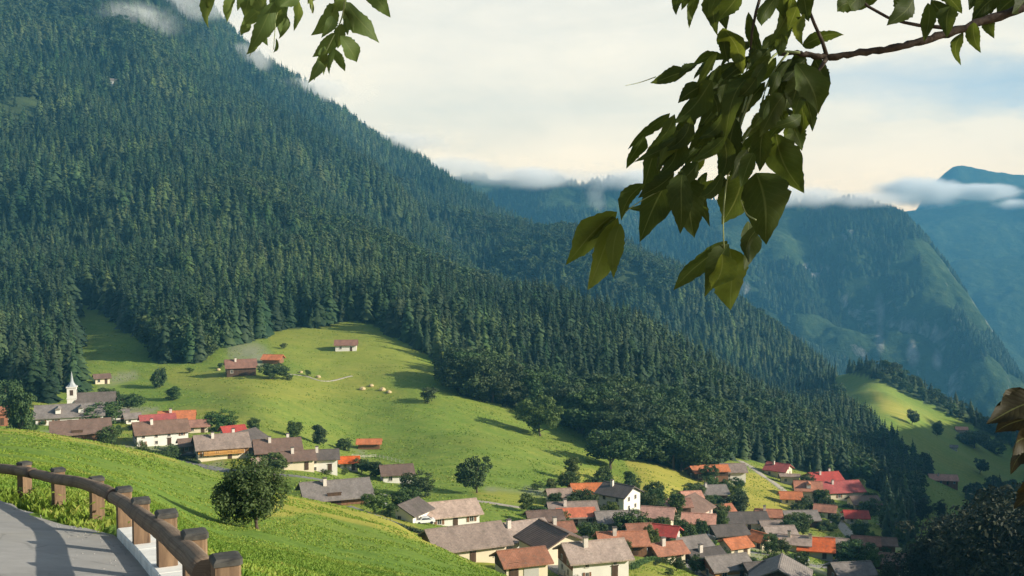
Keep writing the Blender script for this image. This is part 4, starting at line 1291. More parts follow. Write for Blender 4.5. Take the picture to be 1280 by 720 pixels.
    ('brown shed by the hedge below the grassy bank', 1106, 690, 24, dict(depth=0.8, wall_px=8, yaw=-12, roof='brown_roof', wall='brown_timber', ymin=180, chimney=0, windows=False)),
    ('dark brown roofed barn beside the sloping yellow plot', 1112, 714, 34, dict(depth=0.8, wall_px=7, yaw=-12, roof='brown_roof', wall='dark_timber', ymin=170, chimney=0, windows=False)),
    ('long farmhouse with salmon pink roofs on the dark wooded spur', 1181, 606, 32, dict(depth=0.6, wall_px=6, yaw=-10, roof='salmon_roof', wall='rust_timber', ymin=300, chimney=1)),
    ('pinkish farmhouse on the crest of the far meadow', 1203, 543, 13, dict(depth=0.8, wall_px=6, yaw=-12, roof='salmon_roof', wall='pink_plaster', ymin=600, chimney=0)),
    ('tiny white hut alone on the shaded far meadow', 1193, 563, 5, dict(depth=1.0, wall_px=4, yaw=-20, roof='grey_roof', wall='white_plaster', ymin=500, chimney=0, windows=False)),
    # ---- on the upper meadow
    ('brown weathered farmhouse with broad dusty roof on the upper meadow', 300, 470, 34, dict(depth=0.9, wall_px=11, yaw=18, roof='rust_roof', wall='dark_timber', ymin=300, chimney=1)),
    ('barn with bright orange roof beside the brown upper farmhouse', 339, 455, 22, dict(depth=0.8, wall_px=6, yaw=-6, roof='orange_roof', wall='brown_timber', ymin=300, chimney=0, windows=False)),
    ('lone hut with two pale walls and reddish roof high on the meadow', 432, 439, 26, dict(depth=0.75, wall_px=8, yaw=6, roof='rust_roof', wall='white_plaster', ymin=360, chimney=0)),
    ('white chapel hut shining alone in the dark forest', 141, 108, 9, dict(depth=0.9, wall_px=8, yaw=10, roof='grey_roof', wall='white_plaster', ymin=600, chimney=0, windows=False)),

    # ---- more roofs filling the rows
    ('narrow house with faded pink roof wedged behind the terracotta roof', 866, 630, 20, dict(depth=0.9, wall_px=7, yaw=10, roof='salmon_roof', wall='cream_plaster', ymin=225, chimney=0)),
    ('small orange roofed house below the slate roofed white chalet', 905, 648, 22, dict(depth=0.9, wall_px=7, yaw=18, roof='orange_roof', wall='white_plaster', ymin=220, chimney=0)),
    ('house with sun bleached orange roof at the foot of the yellow field', 962, 654, 26, dict(depth=0.8, wall_px=7, yaw=-8, roof='terracotta_roof', wall='cream_plaster', ymin=220, chimney=1)),
    ('little white house with brick roof beside the sandy lane', 1032, 648, 20, dict(depth=0.9, wall_px=8, yaw=-20, roof='terracotta_roof', wall='white_plaster', ymin=230, chimney=0)),
    ('house with rusty roof at the lower end of the sandy lane', 1084, 690, 26, dict(depth=0.85, wall_px=8, yaw=-14, roof='rust_roof', wall='cream_plaster', ymin=190, chimney=0)),
    ('tan roofed cottage in front of the weathered grey brown barn', 966, 668, 22, dict(depth=0.85, wall_px=7, yaw=6, roof='taupe_roof', wall='cream_plaster', ymin=210, chimney=0)),
    ('orange roofed cottage below the long dark house', 924, 694, 24, dict(depth=0.9, wall_px=8, yaw=24, roof='orange_roof', wall='cream_plaster', ymin=190, chimney=0)),
    ('brown roofed house beside the deep crimson gable on its shaded side', 800, 676, 24, dict(depth=0.85, wall_px=8, yaw=10, roof='rust_roof', wall='white_plaster', ymin=190, chimney=0)),
    ('house with dull red roof between copper brown roof and mossy roof', 838, 704, 32, dict(depth=0.85, wall_px=9, yaw=20, roof='terracotta_roof', wall='cream_plaster', ymin=170, chimney=1)),
    ('small cream cottage with taupe roof above the orange tile field', 700, 630, 24, dict(depth=0.85, wall_px=7, yaw=10, roof='taupe_roof', wall='cream_plaster', ymin=210, chimney=0)),
    ('white cottage with red brown roof below the orange tile field', 700, 676, 28, dict(depth=0.85, wall_px=9, yaw=14, roof='rust_roof', wall='white_plaster', ymin=180, chimney=1)),
    ('brown cottage between white house and taupe roofed chalet', 238, 566, 24, dict(depth=0.9, wall_px=8, yaw=24, roof='brown_roof', wall='brown_timber', ymin=232, chimney=0)),
    ('low grey roofed house closing the gap beside the brown farmhouse row', 330, 590, 24, dict(depth=0.8, wall_px=8, yaw=20, roof='taupe_roof', wall='white_plaster', ymin=215, chimney=0)),
    ('cottage with orange brown roof behind the white house and wine red roof', 246, 541, 24, dict(depth=0.85, wall_px=7, yaw=16, roof='terracotta_roof', wall='cream_plaster', ymin=250, chimney=0)),
    ('white cottage with grey roof between the church and the pale shed', 145, 527, 24, dict(depth=0.8, wall_px=8, yaw=20, roof='grey_roof', wall='white_plaster', ymin=262, chimney=0)),
    ('copper roofed house half hidden beside the brick brown roof', 990, 632, 22, dict(depth=0.9, wall_px=8, yaw=-6, roof='orange_roof', wall='cream_plaster', ymin=240, chimney=0)),
    ('reddish roofed cottage beneath the dark brown roof at the forest', 1072, 656, 24, dict(depth=0.85, wall_px=8, yaw=-6, roof='red_roof', wall='cream_plaster', ymin=235, chimney=0)),
]
FOOT = []
for lab, px_, py_, ln, kw in HOUSES:
    kn = 'house'
    ct = 'house'
    for key, nm, cc_ in (('chapel', 'chapel', 'chapel'), ('hut', 'hut', 'hut'), ('shed', 'shed', 'shed'), ('barn', 'barn', 'barn'), ('stable', 'stable', 'stable'), ('garage', 'garage', 'garage'), ('farmhouse', 'farmhouse', 'farmhouse'), ('chalet', 'chalet', 'chalet'), ('hall', 'village_hall', 'hall')):
        head = lab.split(' with ')[0].split(' of ')[0].split(' beside ')[0].split(' behind ')[0].split(' by ')[0].split(' in ')[0]
        if key in head.split():
            kn, ct = nm, cc_; break
    r_, L_, D_, h_2 = house(lab, px_, py_, ln, kind=kn, cat=ct, **kw)
    FOOT.append((r_.location.x, r_.location.y, max(L_, D_) * 0.62))
    if lab.startswith('garage'):
        b = MB(); b.box((L_ * 0.1, -D_ / 2 - 0.05, 1.25), (2.6, 0.08, 2.4)); b.build('garage_door', M['grey_plaster'], r_)
        b = MB(); b.box((-L_ * 0.32, -D_ / 2 - 0.05, 1.5), (1.6, 0.06, 3.0)); b.build('timber_panel', M['dark_timber'], r_)

# ---- the church: nave, tower, needle spire
hit = ground_hit(112, 521, 260)
Yc = hit.y; k = Yc / F
ch = empty('church', (hit.x, hit.y + 6, hit.z), R(16)); tag(ch, 'village church with white tower and pale needle spire', 'church')
L_, D_, h_2 = 46 * k, 26 * k, 14 * k
b = MB(); x, y = L_ / 2, D_ / 2; rr = h_2 + y * 1.0
b.add([(-x, -y, -3), (x, -y, -3), (x, y, -3), (-x, y, -3), (-x, -y, h_2), (x, -y, h_2), (x, y, h_2), (-x, y, h_2), (-x, 0, rr), (x, 0, rr)],
      [(0, 1, 5, 4), (2, 3, 7, 6), (1, 2, 6, 9, 5), (3, 0, 4, 8, 7), (0, 3, 2, 1), (4, 5, 9, 8), (6, 7, 8, 9)])
b.build('nave', M['white_plaster'], ch)
b = MB()
for sy in (-1, 1):
    q = [(-x - .4, sy * (y + .6), h_2 - .57), (x + .4, sy * (y + .6), h_2 - .57), (x + .4, 0, rr + .03), (-x - .4, 0, rr + .03)]
    q2 = [(p[0], p[1], p[2] + 0.3) for p in q]
    f = [(3, 2, 1, 0), (4, 5, 6, 7), (0, 1, 5, 4), (1, 2, 6, 5), (2, 3, 7, 6), (3, 0, 4, 7)]
    if sy > 0: f = [z[::-1] for z in f]
    b.add(q + q2, f)
b.build('roof', M['dark_roof'], ch)
for i in range(4):
    b = MB(); b.box((-x + (i + 0.6) * L_ / 4.4, -y - 0.03, h_2 * 0.55), (0.9, 0.1, 2.4)); b.build('window', M['window_glass'], ch)
tw = 11 * k
tx, ty = -x - tw * 0.45, -y * 0.2
th_ = 36 * k
b = MB(); b.box((tx, ty, th_ / 2 - 1.5), (tw, tw, th_ + 3)); b.box((tx, ty, th_ * 0.62), (tw + 0.3, tw + 0.3, 0.3)); b.box((tx, ty, th_ + 0.1), (tw + 0.5, tw + 0.5, 0.35))
tow = b.build('tower', M['white_plaster'], ch)
sp_h = 20 * k
b = MB()
n8 = 8; ring = lambda r, z: [(tx + r * math.cos(2 * PI * i / n8 + PI / 8), ty + r * math.sin(2 * PI * i / n8 + PI / 8), z) for i in range(n8)]
v = ring(tw * 0.62, th_ + 0.28) + ring(tw * 0.40, th_ + sp_h * 0.16) + ring(tw * 0.20, th_ + sp_h * 0.36) + ring(0.05, th_ + sp_h)
f = [(a * n8 + i, a * n8 + (i + 1) % n8, (a + 1) * n8 + (i + 1) % n8, (a + 1) * n8 + i) for a in range(3) for i in range(n8)] + [tuple(range(n8))[::-1], tuple(range(24, 32))]
b.add(v, f); b.build('spire', M['stone_spire'], tow)
for sx, sy in ((0, -1), (-1, 0), (1, 0)):
    b = MB(); b.box((tx + sx * (tw / 2 + 0.02), ty + sy * (tw / 2 + 0.02), th_ * 0.82), (0.08 if sx else 1.1, 1.1 if sx else 0.08, 1.9)); b.build('belfry_opening', M['dark_timber'], tow)
FOOT.append((hit.x, hit.y + 6, 12))
r_, L_, D_, h_2 = house('building with long sooty brown roof behind the church nave', 118, 512, 40, kind='parish_house', cat='house', depth=0.7, wall_px=8, yaw=8, roof='brown_roof', wall='grey_plaster', ymin=290, chimney=1)
FOOT.append((r_.location.x, r_.location.y, 12))

# ------------------------------------------------------------------ lanes, cars, garden trees
def strip(name, pts, width, mat, label, lift=0.12, pix=True, ymin=60):
    P = [ground_hit(p[0], p[1], p[2] if len(p) > 2 else ymin) for p in pts]
    xs = [p.x for p in P]; ys = [p.y for p in P]
    d = np.concatenate([[0], np.cumsum(np.hypot(np.diff(xs), np.diff(ys)))])
    n = max(8, int(d[-1] / 1.5))
    tt = np.linspace(0, d[-1], n)
    X, Y_ = pchip(d, xs, tt), pchip(d, ys, tt)
    tx, ty = np.gradient(X), np.gradient(Y_); l = np.hypot(tx, ty) + 1e-9
    nx, ny = -ty / l, tx / l
    off = np.linspace(-0.5, 0.5, 7)
    w = width * (1 + 0.12 * vnoise(tt / 9.0, tt * 0, 5))
    VX = X[:, None] + nx[:, None] * off * w[:, None]; VY = Y_[:, None] + ny[:, None] * off * w[:, None]
    VZ = H(VX, VY) + lift
    VZ[:, 0] -= 0.5; VZ[:, -1] -= 0.5
    ix = np.arange(n * 7).reshape(n, 7)
    q = np.stack([ix[:-1, :-1], ix[:-1, 1:], ix[1:, 1:], ix[1:, :-1]], -1).reshape(-1, 4)
    me = mesh_np(name, np.stack([VX, VY, VZ], -1).reshape(-1, 3), q, M[mat], True)
    tag(link(name, me), label, None, None, 'structure')

strip('lane', [(1038, 640, 250), (1050, 655, 230), (1062, 668, 215), (1074, 682, 200)], 5.5, 'lane_gravel', 'sandy lane curving down between the gardens')
strip('lane', [(925, 576, 300), (945, 588, 300), (965, 602, 280), (985, 618, 270), (998, 632, 250)], 4.5, 'lane_gravel', 'pale farm track running along the yellow field')
strip('road', [(1098, 655, 240), (1130, 668, 230), (1165, 688, 210), (1200, 705, 180)], 4.2, 'lane_asphalt', 'light grey road rising past the yellow plot')
strip('road', [(672, 700, 140), (700, 712, 140), (730, 726, 140)], 5.5, 'lane_asphalt', 'grey road beside the garage')
strip('road', [(846, 700, 160), (862, 708, 160), (884, 722, 150), (900, 735, 140)], 5.0, 'lane_asphalt', 'grey road curving between the dark roofed houses')
strip('lane', [(432, 634, 170), (480, 650, 165), (520, 664, 165), (548, 672, 165)], 4.0, 'lane_asphalt', 'lane climbing past the wide grey barn to the car')
strip('path', [(590, 626, 200), (640, 633, 200), (690, 640, 200)], 3.0, 'lane_gravel', 'dry path behind the village roofs')
strip('path', [(440, 470, 350), (400, 476, 350), (380, 470, 350), (350, 466, 350)], 1.6, 'lane_gravel', 'trodden path across the upper meadow')


strip('lane', [(700, 660, 200), (735, 668, 190), (780, 680, 185), (830, 690, 180), (850, 702, 165)], 3.6, 'lane_asphalt', 'village lane running between orange tile field and mossy roof')
strip('lane', [(850, 702, 165), (900, 690, 190), (950, 692, 190), (1000, 704, 185), (1050, 700, 190), (1074, 684, 200)], 3.4, 'lane_asphalt', 'village lane linking the sandy lane with the lower houses')
strip('lane', [(860, 655, 210), (900, 655, 215), (940, 668, 205), (985, 664, 215), (1020, 655, 225), (1046, 650, 235)], 3.2, 'lane_gravel', 'gravel lane behind the long dark house')
strip('lane', [(150, 562, 230), (200, 566, 225), (250, 582, 215), (320, 592, 210), (390, 598, 215), (450, 612, 205), (500, 622, 200)], 3.4, 'lane_asphalt', 'lane along the front of the upper village row')

# hedges and garden fences
def hedge(label, pts, hpx, ymin):
    P = [ground_hit(p[0], p[1], ymin) for p in pts]
    V = []; ti = []
    for a, b_ in zip(P[:-1], P[1:]):
        n = int((b_ - a).length * 150)
        hh = hpx * a.y / F
        for k in range(n):
            q = a.lerp(b_, random.random()); q.z = hz(q.x, q.y)
            c = q + Vector((random.gauss(0, 0.28), random.gauss(0, 0.28), random.uniform(0, hh)))
            u = Vector((random.gauss(0, 1), random.gauss(0, 1), random.gauss(0, 1))).normalized(); v = u.orthogonal().normalized(); s_ = random.uniform(.1, .2)
            V += [c - u * s_, c + v * s_ * .6, c + u * s_, c - v * s_ * .6]; ti.append(min(1, max(0, random.gauss(.4, .2))))
    me = mesh_np('hedge', V, np.arange(len(V)).reshape(-1, 4), M['dark_leaves']); add_tint(me, ti)
    tag(link('hedge', me), label, 'hedge', 'hedges of the village')

def garden_fence(label, pts, ymin):
    P = [ground_hit(p[0], p[1], ymin) for p in pts]
    root = empty('garden_fence', P[0]); tag(root, label, 'fence', 'garden fences of the village')
    b = MB(); pb = []
    for a, b_ in zip(P[:-1], P[1:]):
        n = max(2, int((b_ - a).length / 2.2))
        for k in range(n):
            q0 = a.lerp(b_, k / n); q1 = a.lerp(b_, (k + 1) / n)
            q0.z, q1.z = hz(q0.x, q0.y), hz(q1.x, q1.y)
            for zz in (0.45, 0.9): b.tube([q0 + Vector((0, 0, zz)) - P[0], q1 + Vector((0, 0, zz)) - P[0]], 0.05, 4)
            pb.append(q0)
    b.build('rails', [M['window_frame']], root)
    for q in pb:
        m_ = MB(); m_.box(q - P[0] + Vector((0, 0, 0.5)), (0.12, 0.12, 1.2)); m_.build('post', [M['window_frame']], root)

hedge('clipped dark hedge along the lane below the wide grey barn', [(455, 648), (500, 660), (530, 668)], 5, 165)
hedge('dark hedge at the foot of the big white house', [(170, 563), (215, 571), (250, 580)], 4, 215)
hedge('hedge between tan roofed white house and copper brown roof', [(790, 712), (815, 700), (840, 706)], 5, 165)
hedge('hedge bordering the yellow field above the long dark house', [(905, 645), (940, 648), (985, 648)], 4, 225)
hedge('hedge under the two long crimson roofed houses', [(1020, 636), (1060, 634), (1095, 646)], 4, 235)
hedge('hedge lining the road above the yellow plot', [(1090, 672), (1120, 680), (1150, 696)], 4, 200)
garden_fence('pale post and rail fence by the lane to the garage', [(690, 716), (722, 726), (748, 738)], 140)
garden_fence('pale garden fence before the orange tile field house', [(690, 664), (716, 668), (745, 672)], 180)
garden_fence('pale fence along the sandy lane', [(1046, 640), (1062, 656), (1080, 672)], 210)
garden_fence('pale meadow fence below the lone hay hut', [(440, 572), (470, 572), (505, 580)], 240)

# ---- cars
def car(label, px, py, yaw, paint, ymin):
    h_ = ground_hit(px, py, ymin)
    root = empty('parked_car', (h_.x, h_.y, h_.z + 0.1), R(yaw)); tag(root, label, 'car', 'cars in the village')
    prof = [(-2.1, 0.35), (-2.12, 0.75), (-1.95, 0.92), (-1.15, 0.98), (-0.65, 1.42), (0.75, 1.46), (1.55, 1.02), (2.08, 0.92), (2.12, 0.4)]
    b = MB(); n = len(prof)
    v = [(x, -0.82 + (0.12 if z > 1.1 else 0), z) for x, z in prof] + [(x, 0.82 - (0.12 if z > 1.1 else 0), z) for x, z in prof]
    b.add(v, [tuple(range(n)), tuple(range(2 * n - 1, n - 1, -1))] + [(i, n + i, n + (i + 1) % n, (i + 1) % n) for i in range(n)])
    b.build('body', M[paint], root)
    b = MB()
    for sy in (-1, 1): b.add([(-0.95, sy * 0.83, 0.98), (1.35, sy * 0.83, 1.0), (0.72, sy * 0.72, 1.38), (-0.6, sy * 0.72, 1.36)], [(0, 1, 2, 3) if sy < 0 else (3, 2, 1, 0)])
    b.add([(-1.16, -0.66, 1.02), (-1.16, 0.66, 1.02), (-0.72, 0.6, 1.40), (-0.72, -0.6, 1.40)], [(3, 2, 1, 0)])
    b.add([(1.56, -0.66, 1.06), (1.56, 0.66, 1.06), (0.84, 0.6, 1.45), (0.84, -0.6, 1.45)], [(0, 1, 2, 3)])
    b.build('window', M['window_glass'], root)
    for sx in (-1.35, 1.35):
        for sy in (-0.78, 0.78):
            b = MB(); b.tube([(sx, sy - 0.1, 0.32), (sx, sy + 0.1, 0.32)], 0.32, 12); b.build('wheel', M['tyre'], root)
    return root

car('white car parked in front of the small white gabled house', 531, 655, 15, 'car_white', 160)
car('dark car standing on the sandy lane', 1057, 651, -55, 'car_dark', 220)
car('white car parked beside the copper brown roofed house', 811, 690, 20, 'car_white', 170)
car('silver car on the road by the mossy grey brown roof', 858, 699, -50, 'car_silver', 160)
car('dark car by the lane under the salmon orange roof', 884, 676, 10, 'car_dark', 190)
car('silver car beside the house with fiery orange red roof', 1000, 704, 25, 'car_silver', 185)
car('dark car before the big white house', 236, 572, 12, 'car_dark', 220)
car('white car under the shrubs behind the grey barn', 471, 634, -25, 'car_white', 185)


# ---- garden and meadow trees; (frame x, foot y, height in px, kind, ymin)
def put_tree(kind, px, py, hpx, ymin, label, group, wide=1.0):
    h_ = ground_hit(px, py, ymin)
    hh = hpx * h_.y / F * random.uniform(0.9, 1.12)
    wide *= random.uniform(0.85, 1.2)
    if kind == 'broad': pair, nm = BROAD[random.randrange(4)], 'broadleaf_tree'
    elif kind == 'dark': pair, nm = DARKB[random.randrange(3)], 'broadleaf_tree'
    elif kind == 'bush': pair, nm = BUSH[random.randrange(3)], 'garden_bush'
    elif kind == 'spruce': pair, nm = SPRUCE[random.randrange(5)], 'spruce_tree'
    elif kind == 'shade': pair, nm = SHADE[random.randrange(2)], 'dark_tree'
    ct = 'bush' if kind == 'bush' else 'tree'
    return plant_tree(nm, pair, (h_.x, h_.y, h_.z - 0.1), hh, label, ct, group, wide)

SOLO = [
    ('broad', 675, 545, 46, 260, 'big sunlit round tree standing alone before the dark wood', 1.0),
    ('dark', 763, 586, 52, 260, 'big dark round tree beside the yellow field corner', 1.1),
    ('dark', 596, 616, 42, 200, 'dark round tree alone on the shaded meadow behind the pale roof', 0.95),
    ('broad', 562, 470, 40, 330, 'tall rounded tree at the tip of the upper meadow', 0.8),
    ('spruce', 552, 474, 30, 330, 'dark narrow tree beside the rounded tree at the meadow tip', 1.2),
    ('bush', 535, 503, 18, 300, 'leafy bush in the middle of the upper meadow', 1.0),
    ('dark', 279, 538, 30, 245, 'dense round tree behind the crimson roofed little house', 1.2),
    ('broad', 318, 541, 20, 250, 'small light tree beside the dense round tree', 1.0),
    ('dark', 200, 484, 24, 320, 'dark pear shaped tree below the clearing', 0.8),
    ('dark', 216, 500, 16, 300, 'dark spreading shrub tree above the orange tiled roof', 1.3),
    ('dark', 368, 547, 20, 245, 'dark round tree behind the striped cream front', 1.2),
    ('dark', 400, 556, 24, 245, 'dark tree behind the rust brown end wall', 1.0),
    ('dark', 432, 563, 16, 245, 'dark low tree behind the vivid orange red roof', 1.2),
    ('dark', 452, 592, 18, 235, 'round dark garden tree beside the vivid orange red roof', 1.1),
    ('dark', 470, 596, 20, 230, 'dark garden tree before the half white half brown house', 1.0),
    ('broad', 340, 474, 20, 330, 'light grey green tree below the orange roofed barn', 1.3),
    ('bush', 360, 475, 9, 330, 'small dark bush beside the light tree of the upper farm', 1.0),
    ('dark', 1140, 531, 18, 600, 'upper one of two dark round trees on the far meadow', 0.8),
    ('dark', 1171, 545, 19, 600, 'lower one of two dark round trees on the far meadow', 0.8),
    ('dark', 1225, 592, 20, 500, 'dark round tree low on the far meadow', 0.9),
    ('dark', 1218, 560, 22, 560, 'broad dark tree beside the pinkish farmhouse', 1.8),
    ('dark', 1243, 566, 18, 560, 'dark tree on the far meadow crest beyond the pinkish farmhouse', 1.4),
    ('broad', 1133, 618, 26, 260, 'pale green rounded tree before the dark spur', 0.8),
    ('broad', 1112, 662, 30, 220, 'large grey green tree above the grassy bank', 1.0),
    ('dark', 128, 532, 30, 250, 'large dark tree in front of the sooty brown roof', 1.3),
    ('dark', 140, 558, 24, 237, 'neat round dark tree on the crest beside the big white house', 1.05),
    ('dark', 160, 514, 20, 270, 'dark tree above the pale shed', 1.1),
    ('dark', 134, 503, 18, 300, 'blackish tree below the gravel yard', 1.2),
    ('bush', 176, 568, 15, 225, 'garden bush before the big white house', 0.8),
    ('bush', 206, 574, 18, 215, 'spreading garden bush at the corner of the big white house', 1.3),
    ('broad', 264, 574, 16, 215, 'small tree before the taupe roofed chalet', 0.9),
    ('broad', 342, 600, 34, 190, 'olive green tree beside the dark fruit tree', 1.0),
    ('bush', 200, 600, 17, 120, 'ragged bush alone on the bright slope above the road', 0.9),
    ('broad', 468, 642, 30, 185, 'leafy tree before the wide grey roofed barn', 1.0),
    ('broad', 488, 652, 24, 180, 'light green tree beside the lane to the white car', 0.9),
    ('dark', 524, 620, 34, 190, 'large grey green tree beside the small white gabled house', 1.1),
    ('dark', 510, 640, 30, 185, 'dark tree in front of the half white half brown house', 1.1),
    ('broad', 716, 600, 30, 235, 'thin brownish tree on the shaded meadow edge', 0.7),
    ('dark', 676, 655, 22, 190, 'dark bushy tree beside the low dark stable', 1.3),
    ('spruce', 788, 640, 36, 200, 'dark fir beside the tall white house', 1.3),
    ('dark', 792, 668, 36, 185, 'dark garden tree below the fir', 1.0),
    ('broad', 811, 690, 30, 180, 'tall green tree beside the copper brown roof', 0.7),
    ('dark', 734, 672, 20, 185, 'shadowy tree below the field of orange tiles', 1.3),
    ('broad', 902, 668, 26, 195, 'tall green thuja like tree beside the salmon orange roof', 0.6),
    ('dark', 925, 634, 26, 230, 'dark tree beside the white chalet and the yellow field', 0.7),
    ('dark', 862, 623, 14, 240, 'dark shrub tree beside the white chalet', 1.3),
    ('broad', 965, 694, 26, 185, 'pale green tree in the gardens below the tan terrace', 0.9),
    ('dark', 843, 702, 24, 170, 'grey green tree below the deep crimson gable', 1.2),
    ('dark', 1072, 708, 30, 175, 'dark tree beside the fiery orange roof', 1.3),
    ('spruce', 1151, 716, 20, 185, 'small dark fir on the yellow plot', 1.6),
    ('dark', 1133, 704, 18, 185, 'dark round bush tree above the yellow plot', 1.0),
    ('dark', 1030, 662, 14, 220, 'low dark tree above the fiery orange roof', 1.2),
    ('spruce', 20, 497, 44, 300, 'grey green spruce standing before the dark clump by the church', 1.3),
    ('spruce', 42, 500, 52, 300, 'tall spruce in the dark clump by the church', 1.2),
    ('spruce', 62, 503, 40, 300, 'slender spruce next to the white church tower', 1.2),
    ('dark', 24, 548, 58, 240, 'tall dark tree covering the orange brown house', 0.7),
    ('dark', 8, 516, 40, 270, 'dark leafy tree behind the orange brown house', 0.9),
]
for k_, px_, py_, hp, ym, lab, wd in SOLO:
    put_tree(k_, px_, py_, hp * 1.15, ym, lab, None, wd * 1.08)

# clump of spruces at the left edge of the village
for i in range(34):
    px_ = random.uniform(-20, 100); py_ = 492 - 26 * abs(px_ - 60) / 80 * random.random() - random.uniform(0, 14)
    put_tree('spruce', px_, py_, random.uniform(42, 66), 310, 'dark spruce in the dense clump behind the church', 'spruces of the clump behind the church', random.uniform(1.0, 1.3))

# small garden shrubs between the houses; positions where no house stands
VILLAGE = [(660, 600), (760, 590), (900, 600), (1000, 600), (1100, 625), (1150, 660), (1140, 720), (700, 720), (640, 660)]
n_ = 0; tries = 0
while n_ < 150 and tries < 5000:
    tries += 1
    px_ = random.uniform(650, 1160); py_ = random.uniform(600, 735)
    if not in_poly(np.array([px_]), np.array([py_]), VILLAGE)[0]: continue
    if any(in_poly(np.array([px_]), np.array([py_]), d[0])[0] for d in DRY[:4]): continue
    h_ = ground_hit(px_, py_, 140)
    if any((h_.x - fx) ** 2 + (h_.y - fy) ** 2 < (fr * 0.85) ** 2 for fx, fy, fr in FOOT): continue
    kd = random.choice(['bush', 'bush', 'broad', 'dark', 'dark'])
    if kd == 'bush': put_tree('bush', px_, py_, random.uniform(7, 13), 140, 'green garden bush between the roofs of the lower village', 'garden bushes of the lower village', random.uniform(0.9, 1.3))
    else: put_tree(kd, px_, py_, random.uniform(15, 29), 140, 'leafy garden tree between the roofs of the lower village', 'garden trees of the lower village', random.uniform(0.8, 1.2))
    n_ += 1
n_ = 0; tries = 0
while n_ < 34 and tries < 2000:
    tries += 1
    px_ = random.uniform(20, 560)
    py_ = np.interp(px_, [0, 120, 240, 330, 420, 520], [534, 540, 556, 574, 590, 640]) + random.uniform(-10, 8)
    h_ = ground_hit(px_, float(py_), 190)
    if any((h_.x - fx) ** 2 + (h_.y - fy) ** 2 < (fr * 0.85) ** 2 for fx, fy, fr in FOOT): continue
    put_tree('bush', px_, float(py_), random.uniform(6, 11), 190, 'green garden bush between the houses of the upper village row', 'garden bushes of the upper village row', random.uniform(0.9, 1.3))
    n_ += 1

# small dark bushes dotted on the upper meadow
for px_, py_ in [(275, 460), (237, 466), (240, 438), (258, 440), (268, 428), (385, 470), (355, 436)]:
    put_tree('bush', px_, py_, 8, 330, 'small dark shrub dotted on the upper meadow', 'shrubs of the upper meadow', 1.0)

# tall trees in shade filling the lower right
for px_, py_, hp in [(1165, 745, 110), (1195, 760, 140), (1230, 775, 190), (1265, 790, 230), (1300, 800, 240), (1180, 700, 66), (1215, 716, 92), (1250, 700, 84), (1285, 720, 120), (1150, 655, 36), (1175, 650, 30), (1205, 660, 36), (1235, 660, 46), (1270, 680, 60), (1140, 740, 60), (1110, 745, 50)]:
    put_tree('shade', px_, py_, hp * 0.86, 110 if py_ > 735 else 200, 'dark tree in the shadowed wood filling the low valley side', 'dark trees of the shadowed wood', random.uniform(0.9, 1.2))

# pale heaps of hay left on the upper meadow
for px_, py_ in [(453, 487), (464, 483), (486, 491), (376, 466), (398, 472), (273, 463), (478, 488)]:
    h_ = ground_hit(px_, py_, 330)
    bm = bmesh.new(); bmesh.ops.create_icosphere(bm, subdivisions=2, radius=1.0)
    for v in bm.verts:
        v.co.z = max(-0.3, v.co.z) * 0.75; v.co *= 1 + random.uniform(-0.1, 0.1)
    me = bpy.data.meshes.new('hay_heap'); bm.to_mesh(me); bm.free(); me.materials.append(M['hay'])
    o = link('hay_heap', me, None, (h_.x, h_.y, h_.z + 0.2)); o.scale = (random.uniform(0.9, 1.6),) * 3
    tag(o, 'pale heap of hay lying on the upper meadow', 'hay heap', 'hay heaps on the upper meadow')

for px_, py_, hp in ((1172, 706, 36), (1198, 716, 34)):
    h_ = ground_hit(px_, py_, 180); hh = hp * h_.y / F
    po = empty('street_lamp', (h_.x, h_.y, h_.z)); tag(po, 'pale street lamp by the grey road, ' + ('the one beside the yellow plot' if px_ < 1190 else 'the one among the dark trees'), 'street lamp')
    b = MB(); b.tube([(0, 0, -0.3), (0, 0, hh * 0.9), (-0.2, 0, hh * 0.98), (-0.9, 0, hh)], [0.11, 0.07, 0.06, 0.05], 8); b.build('pole', M['window_frame'], po)
    b = MB(); b.box((-1.2, 0, hh - 0.02), (0.8, 0.34, 0.2)); b.build('lamp_head', M['car_white'], po)

# ------------------------------------------------------------------ road, kerb, wooden guard rail
ROAD_EDGE = [(-42.0, 24.6), (-19.0, 24.2)] + [(p.x - 0.55, p.y - 0.75) for p in POST_TOP[:3]]
# from the fourth post on the road runs right up to the white kerb
KERB = [at(146, 663, 17.3), at(172, 688, 14.6), at(197, 716, 12.4), at(228, 755, 10.2), at(262, 800, 8.6)]
edge = ROAD_EDGE + [(p.x, p.y) for p in KERB] + [(-0.5, 6.4), (2.0, 3.0)]
ex_ = np.array([p[0] for p in edge]); ey_ = np.array([p[1] for p in edge])
d_ = np.concatenate([[0], np.cumsum(np.hypot(np.diff(ex_), np.diff(ey_)))])
tt = np.linspace(0, d_[-1], 140)
X0, Y0 = pchip(d_, ex_, tt), pchip(d_, ey_, tt)
tx, ty = np.gradient(X0), np.gradient(Y0); l_ = np.hypot(tx, ty)
nx_, ny_ = ty / l_, -tx / l_                      # to the camera side
ragged = vnoise(tt * 1.7, tt * 0, 9) * 0.25 * (tt < d_[5])
cols = np.linspace(0, 6.6, 34)
RX = X0[:, None] - 0 + nx_[:, None] * (cols - ragged[:, None] * (cols < 0.5)); RY = Y0[:, None] + ny_[:, None] * (cols - ragged[:, None] * (cols < 0.5))
RZz = road_z(RX, RY) + 0.02 * np.sin(cols / 6.6 * PI)
ix = np.arange(RX.size).reshape(RX.shape)
q = np.stack([ix[:-1, :-1], ix[:-1, 1:], ix[1:, 1:], ix[1:, :-1]], -1).reshape(-1, 4)
me = mesh_np('road', np.stack([RX, RY, RZz], -1).reshape(-1, 3), q, M['asphalt'], True)
